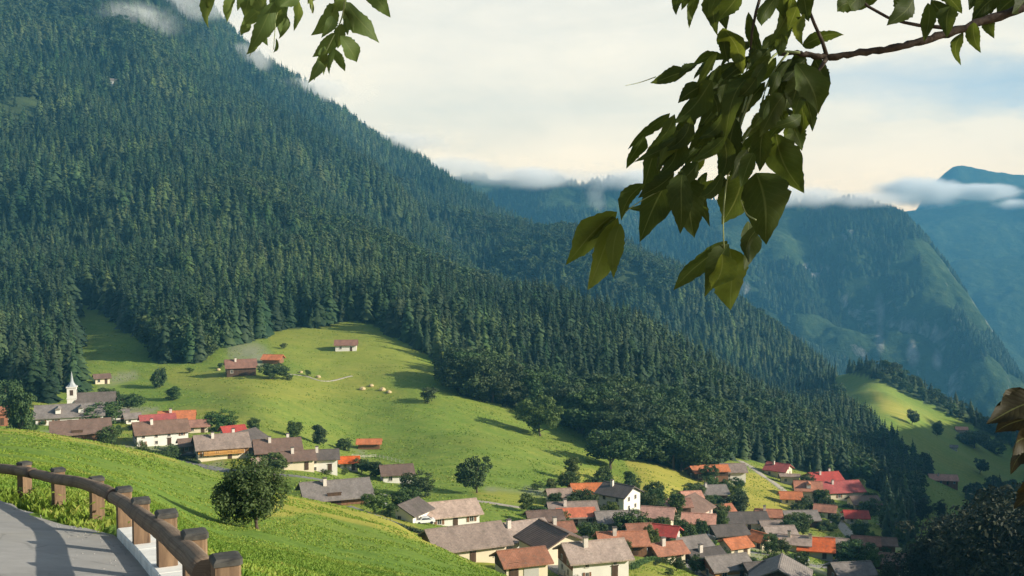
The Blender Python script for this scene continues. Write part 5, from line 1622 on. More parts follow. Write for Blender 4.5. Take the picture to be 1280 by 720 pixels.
tag(link('road', me), 'worn grey asphalt bend behind the log rail', None, None, 'structure')

# white kerb wall the last posts stand on
kx = np.array([p.x for p in KERB]); ky = np.array([p.y for p in KERB])
b = MB()
n_seg = len(KERB) - 1
for i in range(n_seg):
    p0, p1 = Vector((kx[i], ky[i], 0)), Vector((kx[i + 1], ky[i + 1], 0))
    dr = (p1 - p0).normalized(); nn = Vector((-dr.y, dr.x, 0))
    a0, a1 = p0 + dr * 0.012, p1 - dr * 0.012
    q = []
    for p in (a0, a1):
        for off_, up in ((0.0, -0.25), (0.0, 0.13), (0.02, 0.15), (0.62, 0.15), (0.64, 0.13), (0.64, -0.9)):
            c = p + nn * off_
            q.append((c.x, c.y, road_z(p.x, p.y) + up))
    m6 = 6
    b.add(q, [(k, m6 + k, m6 + (k + 1) % m6, (k + 1) % m6) for k in range(m6)] + [tuple(range(m6))[::-1], tuple(range(m6, 2 * m6))])
tag(b.build('kerb', [M['limewash']]), 'whitewashed concrete kerb under the log rail', None, None, 'structure')

rail = empty('guard_rail', (POST_TOP[3].x, POST_TOP[3].y, road_z(POST_TOP[3].x, POST_TOP[3].y)))
tag(rail, 'rustic guard rail of brown logs on capped timber posts along the road bend', 'guard rail')
org = Vector(rail.location)
extra = [Vector((-13.2, 25.2, road_z(-13.2, 25.2) + POST_H)), Vector((-16.0, 25.8, road_z(-16.0, 25.8) + POST_H))]
allp = extra[::-1] + POST_TOP
for k, p in enumerate(allp):
    r_ = 0.122
    nb = allp[min(k + 1, len(allp) - 1)] - allp[max(k - 1, 0)]
    ang = math.atan2(nb.y, nb.x)
    b = MB()
    zb = road_z(p.x, p.y) - 0.7
    prof = [(-r_, -r_ * 0.85), (r_, -r_ * 0.85), (r_ * 1.02, r_ * 0.8), (r_ * 0.8, r_), (-r_ * 0.8, r_), (-r_ * 1.02, r_ * 0.8)]
    ca, sa = math.cos(ang), math.sin(ang)
    rot = lambda x, y: (p.x + x * ca - y * sa - org.x, p.y + x * sa + y * ca - org.y)
    v = [(*rot(x, y), zb - org.z) for x, y in prof] + [(*rot(x * 0.98, y * 0.98), p.z - 0.05 - org.z) for x, y in prof]
    b.add(v, [tuple(range(6))[::-1], tuple(range(6, 12))] + [(i, (i + 1) % 6, 6 + (i + 1) % 6, 6 + i) for i in range(6)])
    po = b.build('post', [M['post_wood']], rail)
    b = MB()
    v = [(*rot(x * 1.10, y * 1.10), p.z - 0.048 - org.z) for x, y in prof] + [(*rot(x * 1.09, y * 1.09), p.z - 0.015 - org.z + 0.02 * (y > 0)) for x, y in prof] + [(*rot(x * 0.85, y * 0.85), p.z + 0.012 - org.z) for x, y in prof]
    b.add(v, [tuple(range(6))[::-1], tuple(range(12, 18))] + [(i, (i + 1) % 6, 6 + (i + 1) % 6, 6 + i) for i in range(6)] + [(6 + i, 6 + (i + 1) % 6, 12 + (i + 1) % 6, 12 + i) for i in range(6)])
    b.build('cap', [M['post_cap']], po)


def log(path, radii, name='log'):
    """a barked log with uv along its length"""
    path = [Vector(p) - org for p in path]
    n = 16; V = []; rings = len(path)
    for i, p in enumerate(path):
        t_ = (path[min(i + 1, rings - 1)] - path[max(i - 1, 0)]).normalized()
        a = t_.cross(Vector((0, 0, 1))).normalized(); c = a.cross(t_).normalized()
        for k in range(n):
            an = 2 * PI * k / n
            rr = radii[i] * (1 + 0.05 * math.sin(3 * an + i * 0.4) + random.uniform(-0.03, 0.03))
            V.append(p + a * math.cos(an) * rr + c * math.sin(an) * rr)
    Fq = [(i * n + k, i * n + (k + 1) % n, (i + 1) * n + (k + 1) % n, (i + 1) * n + k) for i in range(rings - 1) for k in range(n)]
    Fq += [tuple(range(n))[::-1], tuple((rings - 1) * n + k for k in range(n))]
    me = mesh_np(name, V, Fq, [M['log_wood']], False)
    uv = me.uv_layers.new(name='UVMap')
    for pol in me.polygons:
        for li in pol.loop_indices:
            vi = me.loops[li].vertex_index
            uv.data[li].uv = ((vi % n) / n, (vi // n) / 10.0)
        pol.use_smooth = len(pol.vertices) == 4
    return link(name, me, rail)

# the rail runs on the road side of the posts, a little below their tops
RAIL_PX = [(-60, 575, 27.0), (-20, 582, 25.6), (0, 585, 24.8), (32, 590, 23.5), (72, 599, 21.6), (108, 605, 19.9), (150, 626, 17.0), (176, 645, 14.5), (207, 667, 12.2), (237, 694, 10.5), (258, 716, 9.45)]
RP = [at(*p) for p in RAIL_PX]
dd = np.concatenate([[0], np.cumsum([(RP[i + 1] - RP[i]).length for i in range(len(RP) - 1)])])
def rail_at(t):
    return Vector([float(pchip(dd, [p[k] for p in RP], np.array([t]))[0]) for k in range(3)])
cuts = [0, dd[3] + 0.6, dd[6] - 0.7, dd[10]]
for a, b_ in zip(cuts[:-1], cuts[1:]):
    ts = np.linspace(a + 0.02, b_ - 0.02, 22)
    log([rail_at(t) + Vector((0, 0, random.uniform(-0.008, 0.008))) for t in ts], [0.100 + 0.016 * (k / 21) for k in range(22)])

b = MB()
for k in range(260):
    i_ = random.randrange(20, 110)
    o_ = abs(random.gauss(0, 0.35)) + 0.02
    x_, y_ = X0[i_] + nx_[i_] * o_ + random.uniform(-.25, .25), Y0[i_] + ny_[i_] * o_ + random.uniform(-.25, .25)
    z_ = road_z(x_, y_) + 0.01; r0 = random.uniform(0.005, 0.018)
    vs = [(x_ + r0 * math.cos(a) * random.uniform(.7, 1.2), y_ + r0 * math.sin(a) * random.uniform(.7, 1.2), z_ - 0.01) for a in (0, 1.6, 3.1, 4.7)] + [(x_, y_, z_ + r0 * 0.8)]
    b.add(vs, [(0, 1, 4), (1, 2, 4), (2, 3, 4), (3, 0, 4)])
tag(b.build('gravel', [M['asphalt']]), 'loose grit along the edge of the asphalt bend', None, None, 'stuff')

# ------------------------------------------------------------------ grass at the roadside and on the near slope
NB = 90000
gs = RNG.uniform(-0.56, -0.10, NB * 4); gy = np.sqrt(RNG.uniform(8.0 ** 2, 62.0 ** 2, NB * 4))
gx = gs * gy
side = rail_side(gx, gy)
kx_ = (side < -0.15) | ((side < 0.55) & (gx < -7.0) & (side < 0.55 + 0.3 * vnoise(gx * 2, gy * 2, 3)))
in_k = (side > -0.62) & (gx > -7.2) & (gx < -1)
k_ = kx_ & ~in_k
gx, gy, side = gx[k_][:NB * 2], gy[k_][:NB * 2], side[k_][:NB * 2]
pr = RNG.uniform(0, 1, len(gx)) < np.where(np.abs(side) < 1.3, 1.0, 0.62)
gx, gy, side = gx[pr], gy[pr], side[pr]
gz = H(gx, gy)
n_ = len(gx)
hgt = RNG.uniform(0.10, 0.26, n_) * np.where((np.abs(side) < 0.9) & (gx < -4.5), 0.85, 0.36) * (1 + 0.8 * vnoise(gx * 0.8, gy * 0.8, 41)) * np.clip(gy / 22, 0.8, 1.6)
wdt = RNG.uniform(0.012, 0.028, n_) * np.clip(gy / 12, 0.8, 1.9)
an = RNG.uniform(0, 6.28, n_)
lx, ly = RNG.normal(0, 0.45, n_) * hgt, RNG.normal(0, 0.45, n_) * hgt
P0 = np.stack([gx - np.cos(an) * wdt, gy - np.sin(an) * wdt, gz - 0.03], 1); P1 = np.stack([gx + np.cos(an) * wdt, gy + np.sin(an) * wdt, gz - 0.03], 1)
P2 = np.stack([gx + lx * 0.4 + np.cos(an) * wdt * 0.7, gy + ly * 0.4 + np.sin(an) * wdt * 0.7, gz + hgt * 0.6], 1); P3 = np.stack([gx + lx * 0.4 - np.cos(an) * wdt * 0.7, gy + ly * 0.4 - np.sin(an) * wdt * 0.7, gz + hgt * 0.6], 1)
P4 = np.stack([gx + lx, gy + ly, gz + hgt], 1)
V = np.stack([P0, P1, P2, P3, P4], 1).reshape(-1, 3)
bi = np.arange(n_)[:, None] * 5
F3 = np.concatenate([bi + np.array([[0, 1, 2]]), bi + np.array([[0, 2, 3]]), bi + np.array([[3, 2, 4]])], 1).reshape(-1, 3)
me = mesh_np('grass', V, F3, M['grass_blade'])
ti = np.clip(0.34 + 0.7 * fbm(gx, gy, 5.0, 3, 14) + RNG.normal(0, 0.16, n_), 0, 1)
add_tint(me, np.repeat(ti, 3))
tag(link('grass', me), 'long green meadow grass beside the road rail', None, None, 'stuff')
# taller tussocks spread over the meadows beyond
NT_ = 330000
ts_ = RNG.uniform(-0.53, 0.50, NT_); ty_ = np.exp(RNG.uniform(math.log(34), math.log(640), NT_)); tx_ = ts_ * ty_
clump = fbm(tx_, ty_, 9.0, 3, 71) + 0.6 * fbm(tx_, ty_, 2.2, 2, 72)
kk = (clump > -0.12 + 0.25 * RNG.uniform(0, 1, NT_)) & ~forest_at(tx_, ty_)
tx_, ty_, clump = tx_[kk], ty_[kk], clump[kk]
free = np.ones(len(tx_), bool)
for fx, fy, fr in FOOT:
    free &= (tx_ - fx) ** 2 + (ty_ - fy) ** 2 > (fr * 1.05) ** 2
tx_, ty_, clump = tx_[free], ty_[free], clump[free]
tz_ = H(tx_, ty_); n_ = len(tx_)
an = RNG.uniform(0, 6.28, n_); hg = RNG.uniform(0.10, 0.24, n_) * np.clip(ty_ / 190, 0.38, 1.6); wd = RNG.uniform(0.06, 0.16, n_) * np.clip(ty_ / 150, 0.35, 2.0)
lx, ly = RNG.normal(0, 0.3, n_) * hg, RNG.normal(0, 0.3, n_) * hg
Q = np.stack([np.stack([tx_ - np.cos(an) * wd, ty_ - np.sin(an) * wd, tz_ - 0.05], 1), np.stack([tx_ + np.cos(an) * wd, ty_ + np.sin(an) * wd, tz_ - 0.05], 1), np.stack([tx_ + lx + np.cos(an) * wd * .5, ty_ + ly + np.sin(an) * wd * .5, tz_ + hg], 1), np.stack([tx_ + lx - np.cos(an) * wd * .6, ty_ + ly - np.sin(an) * wd * .6, tz_ + hg * 0.8], 1)], 1).reshape(-1, 3)
me = mesh_np('meadow_grass', Q, np.arange(len(Q)).reshape(-1, 4), M['grass_blade'])
add_tint(me, np.clip(0.42 + 0.55 * fbm(tx_, ty_, 26.0, 3, 75) + RNG.normal(0, 0.2, n_), 0, 1))
tag(link('meadow_grass', me), 'tussocks of grass scattered over the sloping meadows', None, None, 'stuff')
# broad weeds at the foot of the posts
wv = []; wt = []
for k in range(450):
    p = allp[random.randrange(1, 6)]
    q = Vector((p.x + random.uniform(-1.3, 1.3), p.y + random.uniform(-0.75, 0.75), 0))
    if rail_side(np.array([q.x]), np.array([q.y]))[0] > 0.5: continue
    q.z = max(hz(q.x, q.y), road_z(q.x, q.y) - 0.05)
    hq = random.uniform(0.08, 0.40)
    a = random.uniform(0, 6.28); s_ = random.uniform(0.03, 0.075)
    c = q + Vector((random.uniform(-.1, .1), random.uniform(-.1, .1), hq))
    u = Vector((math.cos(a), math.sin(a), random.uniform(-.4, .4))); v_ = u.cross(Vector((random.uniform(-.4, .4), random.uniform(-.4, .4), 1))).normalized()
    wv += [c - u * s_, c + v_ * s_ * 0.5, c + u * s_, c - v_ * s_ * 0.5]; wt.append(random.uniform(0.1, 0.9))
me = mesh_np('weeds', wv, np.arange(len(wv)).reshape(-1, 4), M['grass_blade']); add_tint(me, wt)
tag(link('weeds', me), 'leafy weeds round the feet of the rail posts', None, None, 'stuff')

# ------------------------------------------------------------------ the dark fruit tree on the slope
FRUIT = broad_meshes(301, 'fruit_leaves', 150, 80, 0.022, 0.53, 0.02, 0.115)
h_ = ground_hit(326, 662, 30)
hh = 98 * h_.y / F
tr = plant_tree('fruit_tree', FRUIT, (h_.x - 0.3, h_.y, h_.z - 0.1), hh, 'dark round fruit tree alone on the bright slope beyond the road rail', 'tree', None, 1.0, 0.6)


# ------------------------------------------------------------------ the roadside tree whose branches hang into the view
def leaf_grid(B, T, width, roll, bend, fold, rg, ny=18):
    """one leaf from base B to tip T: pointed oval, folded along the midrib, arched"""
    ax = T - B; L = ax.length; a = ax / L
    view = (B + T) / 2; view.normalize()
    w0 = a.cross(view).normalized(); n0 = w0.cross(a).normalized()
    w = w0 * math.cos(roll) + n0 * math.sin(roll); n = n0 * math.cos(roll) - w0 * math.sin(roll)
    V = []; UV = []
    k1 = rg.uniform(0.75, 0.95); side_w = rg.uniform(0.85, 1.15)
    ph = rg.random() * 6
    for i in range(ny + 1):
        t_ = i / ny
        pw = math.sin(PI * (t_ ** k1)) ** 0.95 * (1 - 0.38 * t_) * 1.12 if 0 < t_ < 1 else 0.0
        ser = 1 + 0.05 * math.sin(t_ * 50 + ph) + rg.uniform(-0.09, 0.05)
        c = B + a * (L * t_) + n * (bend * L * math.sin(PI * t_)) + w * (0.08 * L * math.sin(t_ * 3 + ph))
        for j, sx in enumerate((-1, -0.5, 0, 0.5, 1)):
            hw = width / 2 * pw * sx * ser * (side_w if sx > 0 else 2 - side_w)
            wav = 0.10 * width * math.sin(t_ * 9 + ph + sx) * abs(sx) * pw
            V.append(c + w * hw + n * (fold * abs(hw) + wav))
            UV.append((0.5 + sx / 2, t_))
    return V, UV


def leaf_mesh(name, leaves, mat, parent, seed, thin=0.0006):
    """leaves: (base px, base py, tip px, tip py, width px, distance) traced in space, plus free ones given as vectors"""
    rg = random.Random(seed)
    V = []; Fq = []; UVs = []; tint = []
    for lf in leaves:
        if isinstance(lf[0], Vector):
            B, T, wd, roll, tn = lf
        else:
            bx, by, tx_, ty_, wpx, Y = lf[:6]
            yb = Y + rg.uniform(-0.10, 0.10); yt = yb + rg.uniform(-0.05, 0.05)
            B = at(bx, by, yb); T = at(tx_, ty_, yt)
            roll = rg.uniform(-0.75, 0.75)
            wd = wpx * Y / F / math.cos(roll) * 0.98
            tn = lf[6] if len(lf) > 6 else min(1, max(0, rg.gauss(0.34, 0.24)))
        v, uv = leaf_grid(B, T, wd, roll, rg.uniform(-0.26, 0.26), rg.uniform(0.1, 0.5) * rg.choice((-1, 1)), rg)
        b = len(V); V += v; UVs += uv
        for i in range(18):
            for j in range(4):
                Fq.append((b + i * 5 + j, b + i * 5 + j + 1, b + (i + 1) * 5 + j + 1, b + (i + 1) * 5 + j)); tint.append(tn)
    me = mesh_np(name, V, np.array(Fq), M[mat], True)
    uvl = me.uv_layers.new(name='UVMap')
    li = np.empty(len(me.loops), np.int32); me.loops.foreach_get('vertex_index', li)
    uvl.data.foreach_set('uv', np.asarray(UVs, np.float32)[li].ravel())
    add_tint(me, tint)
    return link(name, me, parent)

tree = empty('roadside_tree', (3.7, 3.0, hz(3.7, 3.0)))
tag(tree, 'roadside tree reaching twigs of large drooping leaves into the view', 'tree')
TO = Vector(tree.location)
def tub(b, pts, rad, n=8, wob=0.05):
    b.tube([Vector(p) - TO for p in pts], rad, n, 0, True, wob)

b = MB()
tub(b, [(3.7, 3.0, TO.z - 0.3), (3.68, 3.0, TO.z + 0.5), (3.55, 2.95, -0.4), (3.5, 2.9, 0.6), (3.3, 2.7, 1.6), (3.1, 2.4, 2.9)], [0.22, 0.16, 0.14, 0.125, 0.10, 0.05], 12)
b.build('trunk', [M['bark']], tree, smooth=True)
Yr = 2.6
# the bough that enters at the upper right
b = MB()
pth = [Vector((3.52, 2.92, 0.15)), Vector((2.6, 2.8, 0.50)), Vector((1.75, 2.68, 0.60)), at(1290, 6, Yr), at(1240, 22, Yr), at(1185, 42, Yr), at(1150, 52, Yr), at(1115, 60, Yr), at(1075, 66, Yr), at(1038, 71, Yr), at(1018, 70, Yr), at(995, 66, Yr), at(975, 68, Yr)]
rad = [0.05, 0.034, 0.022, 0.0098, 0.0092, 0.0086, 0.0080, 0.0075, 0.0070, 0.0070, 0.0066, 0.005, 0.004]
fine = []; fr_ = []
for i in range(len(pth) - 1):
    for k in range(5):
        t_ = k / 5
        fine.append(pth[i].lerp(pth[i + 1], t_) + Vector((random.uniform(-1, 1), random.uniform(-1, 1), random.uniform(-1, 1))) * 0.0022 * (1 if i > 2 else 2))
        fr_.append((rad[i] * (1 - t_) + rad[i + 1] * t_) * (1 + (0.22 if (k % 2 == 0 and i > 2) else 0)))
fine.append(pth[-1]); fr_.append(rad[-1])
tub(b, fine, fr_, 9, 0.08)
tub(b, [at(1034, 72, Yr), at(1028, 52, Yr), at(1018, 30, Yr), at(1008, 5, Yr), at(1003, -30, Yr)], [0.0055, 0.0045, 0.004, 0.004, 0.004], 6)
tub(b, [at(1034, 72, Yr), at(1026, 84, Yr - .02), at(1020, 92, Yr - .03)], [0.006, 0.0045, 0.003], 6)
tub(b, [at(1150, 32, Yr), at(1130, 28, Yr), at(1110, 22, Yr), at(1085, 8, Yr), at(1060, -15, Yr)], [0.0042, 0.004, 0.0036, 0.0033, 0.003], 6)
tub(b, [at(1200, 37, Yr), at(1175, 34, Yr), at(1150, 32, Yr)], [0.006, 0.005, 0.0042], 6)
tub(b, [at(955, -20, Yr), at(945, 15, Yr), at(940, 40, Yr), at(938, 62, Yr)], [0.004, 0.0035, 0.003, 0.002], 6)
tub(b, [Vector((3.3, 2.75, 1.5)), Vector((2.0, 2.7, 1.1)), at(1003, -30, Yr), at(955, -22, Yr), at(905, -22, Yr), at(870, -14, Yr)], [0.04, 0.024, 0.009, 0.006, 0.005, 0.003], 7)
b.build('branch', [M['twig_bark']], tree, smooth=True)
# pale green shoots and stalks hanging from its tip
b = MB()
def stalk(pts, r0, r1):
    P = [at(p[0], p[1], Yr - 0.04 + 0.02 * (i % 2)) for i, p in enumerate(pts)]
    d2 = np.concatenate([[0], np.cumsum([(P[i + 1] - P[i]).length for i in range(len(P) - 1)])])
    ts = np.linspace(0, d2[-1], 14)
    Q = [Vector([float(pchip(d2, [p[k] for p in P], np.array([t_]))[0]) for k in range(3)]) for t_ in ts]
    tub(b, Q, [r0 + (r1 - r0) * k / 13 for k in range(14)], 6, 0)
stalk([(1000, 66), (978, 64), (955, 85), (938, 110), (928, 140)], 0.0032, 0.0020)
stalk([(985, 66), (968, 88), (955, 118), (950, 140), (930, 175), (912, 215)], 0.0026, 0.0016)
stalk([(940, 118), (928, 150), (918, 185), (908, 230), (904, 280), (905, 312)], 0.0026, 0.0014)
stalk([(936, 185), (930, 205), (926, 222)], 0.0022, 0.0016)
stalk([(900, 190), (868, 205), (838, 225)], 0.002, 0.0012)
stalk([(820, 96), (800, 103), (782, 107)], 0.0012, 0.0006)
stalk([(870, 205), (830, 235), (795, 255), (778, 268)], 0.0018, 0.001)
stalk([(945, 275), (934, 268), (926, 250)], 0.0018, 0.0014)
b.build('stalk', [M['green_stalk']], tree, smooth=True)

RL = [
    (872, -18, 862, 36, 15), (884, -22, 901, 43, 30), (905, -24, 906, 38, 30), (925, -18, 898, 30, 24), (852, -12, 846, 19, 14), (862, -14, 850, 12, 14), (915, -20, 882, 20, 22),
    (907, 34, 926, 94, 30), (900, 40, 914, 78, 16), (940, 14, 946, 92, 17), (936, 30, 944, 60, 10), (990, -6, 963, 58, 26), (972, -12, 955, 34, 20), (1000, -8, 1014, 26, 24), (996, 8, 985, 40, 18), (1002, 18, 1006, 56, 16), (985, 20, 978, 55, 10),
    (1002, 54, 1056, 47, 20), (978, -15, 990, 30, 22),
    (868, 78, 850, 97, 13), (860, 93, 812, 100, 20), (908, 74, 862, 84, 14), (898, 80, 884, 122, 13), (892, 78, 868, 100, 10),
    (893, 104, 838, 150, 34), (885, 112, 895, 146, 28), (880, 105, 848, 130, 22), (834, 138, 788, 190, 15), (842, 142, 812, 186, 16), (862, 145, 834, 190, 22), (852, 140, 858, 165, 9),
    (928, 92, 872, 168, 34), (942, 98, 898, 178, 26), (960, 60, 944, 90, 26), (968, 70, 940, 112, 18), (952, 100, 925, 170, 22),
    (1004, 70, 962, 112, 38), (1016, 74, 1041, 104, 26), (998, 78, 1020, 144, 42), (1008, 90, 992, 138, 34), (984, 118, 948, 170, 34), (1000, 128, 1000, 170, 26), (1010, 120, 1012, 165, 18), (970, 110, 985, 160, 30),
    (972, 166, 1004, 242, 50), (990, 150, 1000, 190, 22), (960, 158, 946, 214, 28), (948, 160, 934, 228, 26), (925, 150, 904, 218, 32), (905, 168, 894, 228, 26), (890, 150, 868, 186, 20), (880, 152, 860, 210, 26), (850, 164, 818, 218, 28),
    (832, 174, 798, 238, 28), (802, 168, 786, 212, 19), (872, 130, 850, 176, 18), (915, 130, 890, 190, 22),
    (938, 218, 964, 304, 66), (926, 214, 904, 282, 46), (935, 276, 930, 338, 25), (952, 280, 938, 330, 18), (905, 298, 846, 366, 32), (916, 308, 876, 368, 28), (906, 312, 919, 386, 52, 2.6, 0.95), (900, 318, 890, 362, 34, 2.6, 0.8),
    (850, 222, 872, 296, 46), (858, 215, 846, 292, 34), (842, 220, 798, 302, 44), (880, 220, 884, 284, 20), (806, 230, 776, 276, 20), (840, 212, 800, 250, 22), (870, 200, 840, 240, 24),
    (774, 268, 705, 329, 38, 2.55, 0.85), (776, 274, 730, 360, 38, 2.55, 0.95), (779, 280, 764, 348, 26, 2.55, 0.9), (770, 272, 722, 310, 26, 2.55, 0.5), (820, 250, 782, 262, 10),
    (1100, -10, 1048, 20, 26), (1080, -14, 1066, 16, 18), (1140, -4, 1110, 34, 26), (1120, -10, 1128, 24, 20), (1156, 4, 1159, 52, 20), (1166, -2, 1182, 34, 22), (1192, 8, 1180, 47, 26), (1206, 40, 1200, 82, 15), (1216, 28, 1227, 66, 18), (1234, 18, 1244, 48, 18), (1252, -8, 1214, 28, 28), (1274, -6, 1246, 20, 28), (1290, -6, 1264, 14, 24), (1180, -14, 1200, 18, 24), (1225, -12, 1208, 12, 22),
]
RL = [l + (2.6,) if len(l) == 5 else l for l in RL]
rg = random.Random(31)
HANG = [(885, 70), (930, 40), (985, 30), (1012, 70), (1015, 120), (985, 190), (950, 225), (905, 225), (850, 215), (830, 190), (850, 140), (880, 110)]
while len(RL) < 160:
    x_, y_ = rg.uniform(820, 1015), rg.uniform(30, 225)
    if not in_poly(np.array([x_]), np.array([y_]), HANG)[0]: continue
    d_x = -0.55 + rg.gauss(0, 0.35); ln_ = rg.uniform(22, 48)
    RL.append((x_, y_, x_ + d_x * ln_, y_ + ln_ * 0.85, rg.uniform(10, 21), rg.choice((2.5, 2.56, 2.68, 2.75))))
leaf_mesh('foliage', RL, 'hanging_leaf', tree, 5)

# a lighter spray of leaflets hanging from an overhead limb
b = MB()
Yl = 3.3
tub(b, [(3.3, 2.7, 1.7), (2.2, 3.1, 2.2), (0.9, 3.3, 1.9), (0.0, 3.35, 1.35), (-0.35, Yl, 0.95), at(432, -8, Yl)], [0.075, 0.05, 0.032, 0.02, 0.012, 0.005], 9)
tub(b, [(0.0, 3.35, 1.35), (-0.5, 3.3, 1.0), at(385, -10, Yl), at(352, 0, Yl)], [0.016, 0.010, 0.006, 0.003], 7)
tub(b, [(-0.5, 3.3, 1.0), at(300, -20, Yl), at(262, -16, Yl)], [0.008, 0.005, 0.003], 7)
b.build('branch', [M['twig_bark']], tree, smooth=True)
b = MB()
Yr = Yl + 0.04
stalk([(432, -8), (428, 20), (412, 55), (396, 88), (388, 100)], 0.0026, 0.001)
stalk([(352, 0), (338, 22), (322, 50), (312, 70)], 0.0024, 0.001)
stalk([(352, 0), (344, 30), (342, 62)], 0.0018, 0.001)
stalk([(372, -6), (388, 2), (390, 16)], 0.002, 0.001)
b.build('stalk', [M['green_stalk']], tree, smooth=True)
LL = [
    (272, -14, 262, 36, 15), (265, -12, 258, 10, 10), (290, -12, 286, 28, 15), (312, -14, 308, 22, 21), (302, -10, 298, 14, 12), (338, 8, 300, 40, 22), (346, 4, 306, 62, 26), (340, 24, 318, 58, 22), (352, 10, 336, 50, 22), (326, 40, 306, 66, 12), (362, 6, 348, 46, 18), (374, 0, 367, 39, 13), (356, 18, 350, 49, 10), (336, 30, 320, 46, 16), (320, -10, 330, 20, 22), (350, -14, 340, 18, 24), (372, -14, 352, 10, 20), (388, -6, 391, 18, 6), (330, 44, 334, 58, 8), (343, 48, 342, 66, 5), (312, 30, 302, 45, 12),
    (424, 8, 386, 41, 26), (436, -12, 412, 14, 22), (436, 0, 471, 56, 30), (446, -16, 490, 20, 26), (446, -10, 486, 2, 18), (420, 40, 391, 72, 22), (426, 44, 446, 78, 24), (408, 60, 388, 84, 17), (400, 76, 386, 105, 15), (410, 62, 402, 94, 10), (416, 60, 413, 93, 9), (420, 60, 429, 90, 14), (430, 22, 436, 44, 10), (400, -12, 386, 6, 18), (430, 30, 420, 60, 16), (396, 84, 392, 100, 7), (432, 10, 440, 40, 14), (415, 20, 402, 48, 16),
]
leaf_mesh('foliage', [l + (Yl,) for l in LL], 'branch_leaf', tree, 8)

# brown leaves close by at the right edge, on a low twig
b = MB()
Yb = 2.35
tub(b, [(3.55, 2.95, -0.5), (2.4, 2.6, -0.42), at(1330, 520, Yb), at(1296, 512, Yb)], [0.04, 0.02, 0.007, 0.004], 7)
tub(b, [at(1330, 520, Yb), at(1310, 560, Yb), at(1296, 590, Yb)], [0.006, 0.004, 0.003], 7)
b.build('branch', [M['twig_bark']], tree, smooth=True)
BL = [(1300, 505, 1230, 526, 40), (1296, 516, 1246, 544, 34), (1302, 498, 1250, 505, 26), (1304, 560, 1262, 592, 28), (1302, 548, 1266, 566, 26), (1310, 575, 1268, 612, 34), (1318, 590, 1272, 640, 36), (1325, 540, 1280, 580, 30), (1320, 600, 1285, 650, 34)]
leaf_mesh('foliage', [l + (Yb,) for l in BL], 'brown_leaf', tree, 9)

# the crown above and behind the camera's frame, the part of the tree that shades the hanging leaves
cl = []
rg = random.Random(77)
while len(cl) < 1500:
    c = Vector((rg.uniform(0.9, 5.4), rg.uniform(0.2, 4.6), rg.uniform(0.5, 4.6)))
    d = Vector(((c.x - 3.2) / 2.2, (c.y - 2.0) / 2.4, (c.z - 2.5) / 2.0)).length
    if d > 1 or rg.random() > 0.35 + d * 0.65: continue
    if c.z < 0.23 * c.y + 0.45 and c.x < 0.50 * c.y + 0.35: continue
    if c.z < 0.235 * c.y + 0.30 and c.x < 0.55 * c.y + 0.6: continue
    dr = Vector((rg.gauss(0, 0.6), rg.gauss(0, 0.6), -0.7 + rg.gauss(0, 0.35))).normalized()
    cl.append((c, c + dr * rg.uniform(0.10, 0.17), rg.uniform(0.045, 0.085), rg.uniform(-0.8, 0.8), rg.uniform(0, 0.6)))
leaf_mesh('foliage', [(c, t_, wd, rl, tn) for c, t_, wd, rl, tn in cl], 'hanging_leaf', tree, 12)
for o in tree.children:
    if o.name.startswith('foliage'):
        o.location = -TO


HAZE = True
CLOUDS = True

# ------------------------------------------------------------------ light, sky, air
SUN_EL, SUN_DIR = R(23), Vector((0.965, -0.262, 0)).normalized()
sv = Vector((SUN_DIR.x * math.cos(SUN_EL), SUN_DIR.y * math.cos(SUN_EL), math.sin(SUN_EL)))
sd = bpy.data.lights.new('sun', 'SUN')
sd.energy = 5.0
sd.angle = R(0.6)
sd.color = (1.0, 0.92, 0.78)
so = bpy.data.objects.new('sun', sd); COL.objects.link(so)
so.rotation_euler = sv.to_track_quat('Z', 'Y').to_euler()

w = bpy.data.worlds.new('World'); SC.world = w
w.use_nodes = True
t = w.node_tree; t.nodes.clear()
def wn(typ, **kw):
    n = t.nodes.new(typ)
    for k, v in kw.items(): setattr(n, k, v)
    return n
def wmath(op, a, b=None, clamp=False):
    n = wn('ShaderNodeMath', operation=op, use_clamp=clamp)
    for i, v in enumerate((a, b)):
        if v is None: continue
        if isinstance(v, (int, float)): n.inputs[i].default_value = v
        else: t.links.new(v, n.inputs[i])
    return n.outputs[0]
def wramp(fac, stops):
    n = wn('ShaderNodeValToRGB'); el = n.color_ramp.elements
    while len(el) < len(stops): el.new(0.5)
    for e, (p, c) in zip(el, stops):
        e.position = p; e.color = (*c, 1)
    t.links.new(fac, n.inputs[0]); return n.outputs[0]
def wmix(a, b, f):
    n = wn('ShaderNodeMix', data_type='RGBA')
    for s_, v in ((n.inputs[6], a), (n.inputs[7], b)):
        if isinstance(v, tuple): s_.default_value = (*v, 1)
        else: t.links.new(v, s_)
    if isinstance(f, (int, float)): n.inputs[0].default_value = f
    else: t.links.new(f, n.inputs[0])
    return n.outputs[2]
sky = wn('ShaderNodeTexSky', sky_type='NISHITA', sun_disc=False)
sky.sun_elevation = SUN_EL
sky.sun_rotation = math.atan2(sv.x, sv.y)
sky.air_density = 1.0; sky.dust_density = 1.5; sky.ozone_density = 1.5
tc = wn('ShaderNodeTexCoord').outputs['Generated']
sp = wn('ShaderNodeSeparateXYZ'); t.links.new(tc, sp.inputs[0])
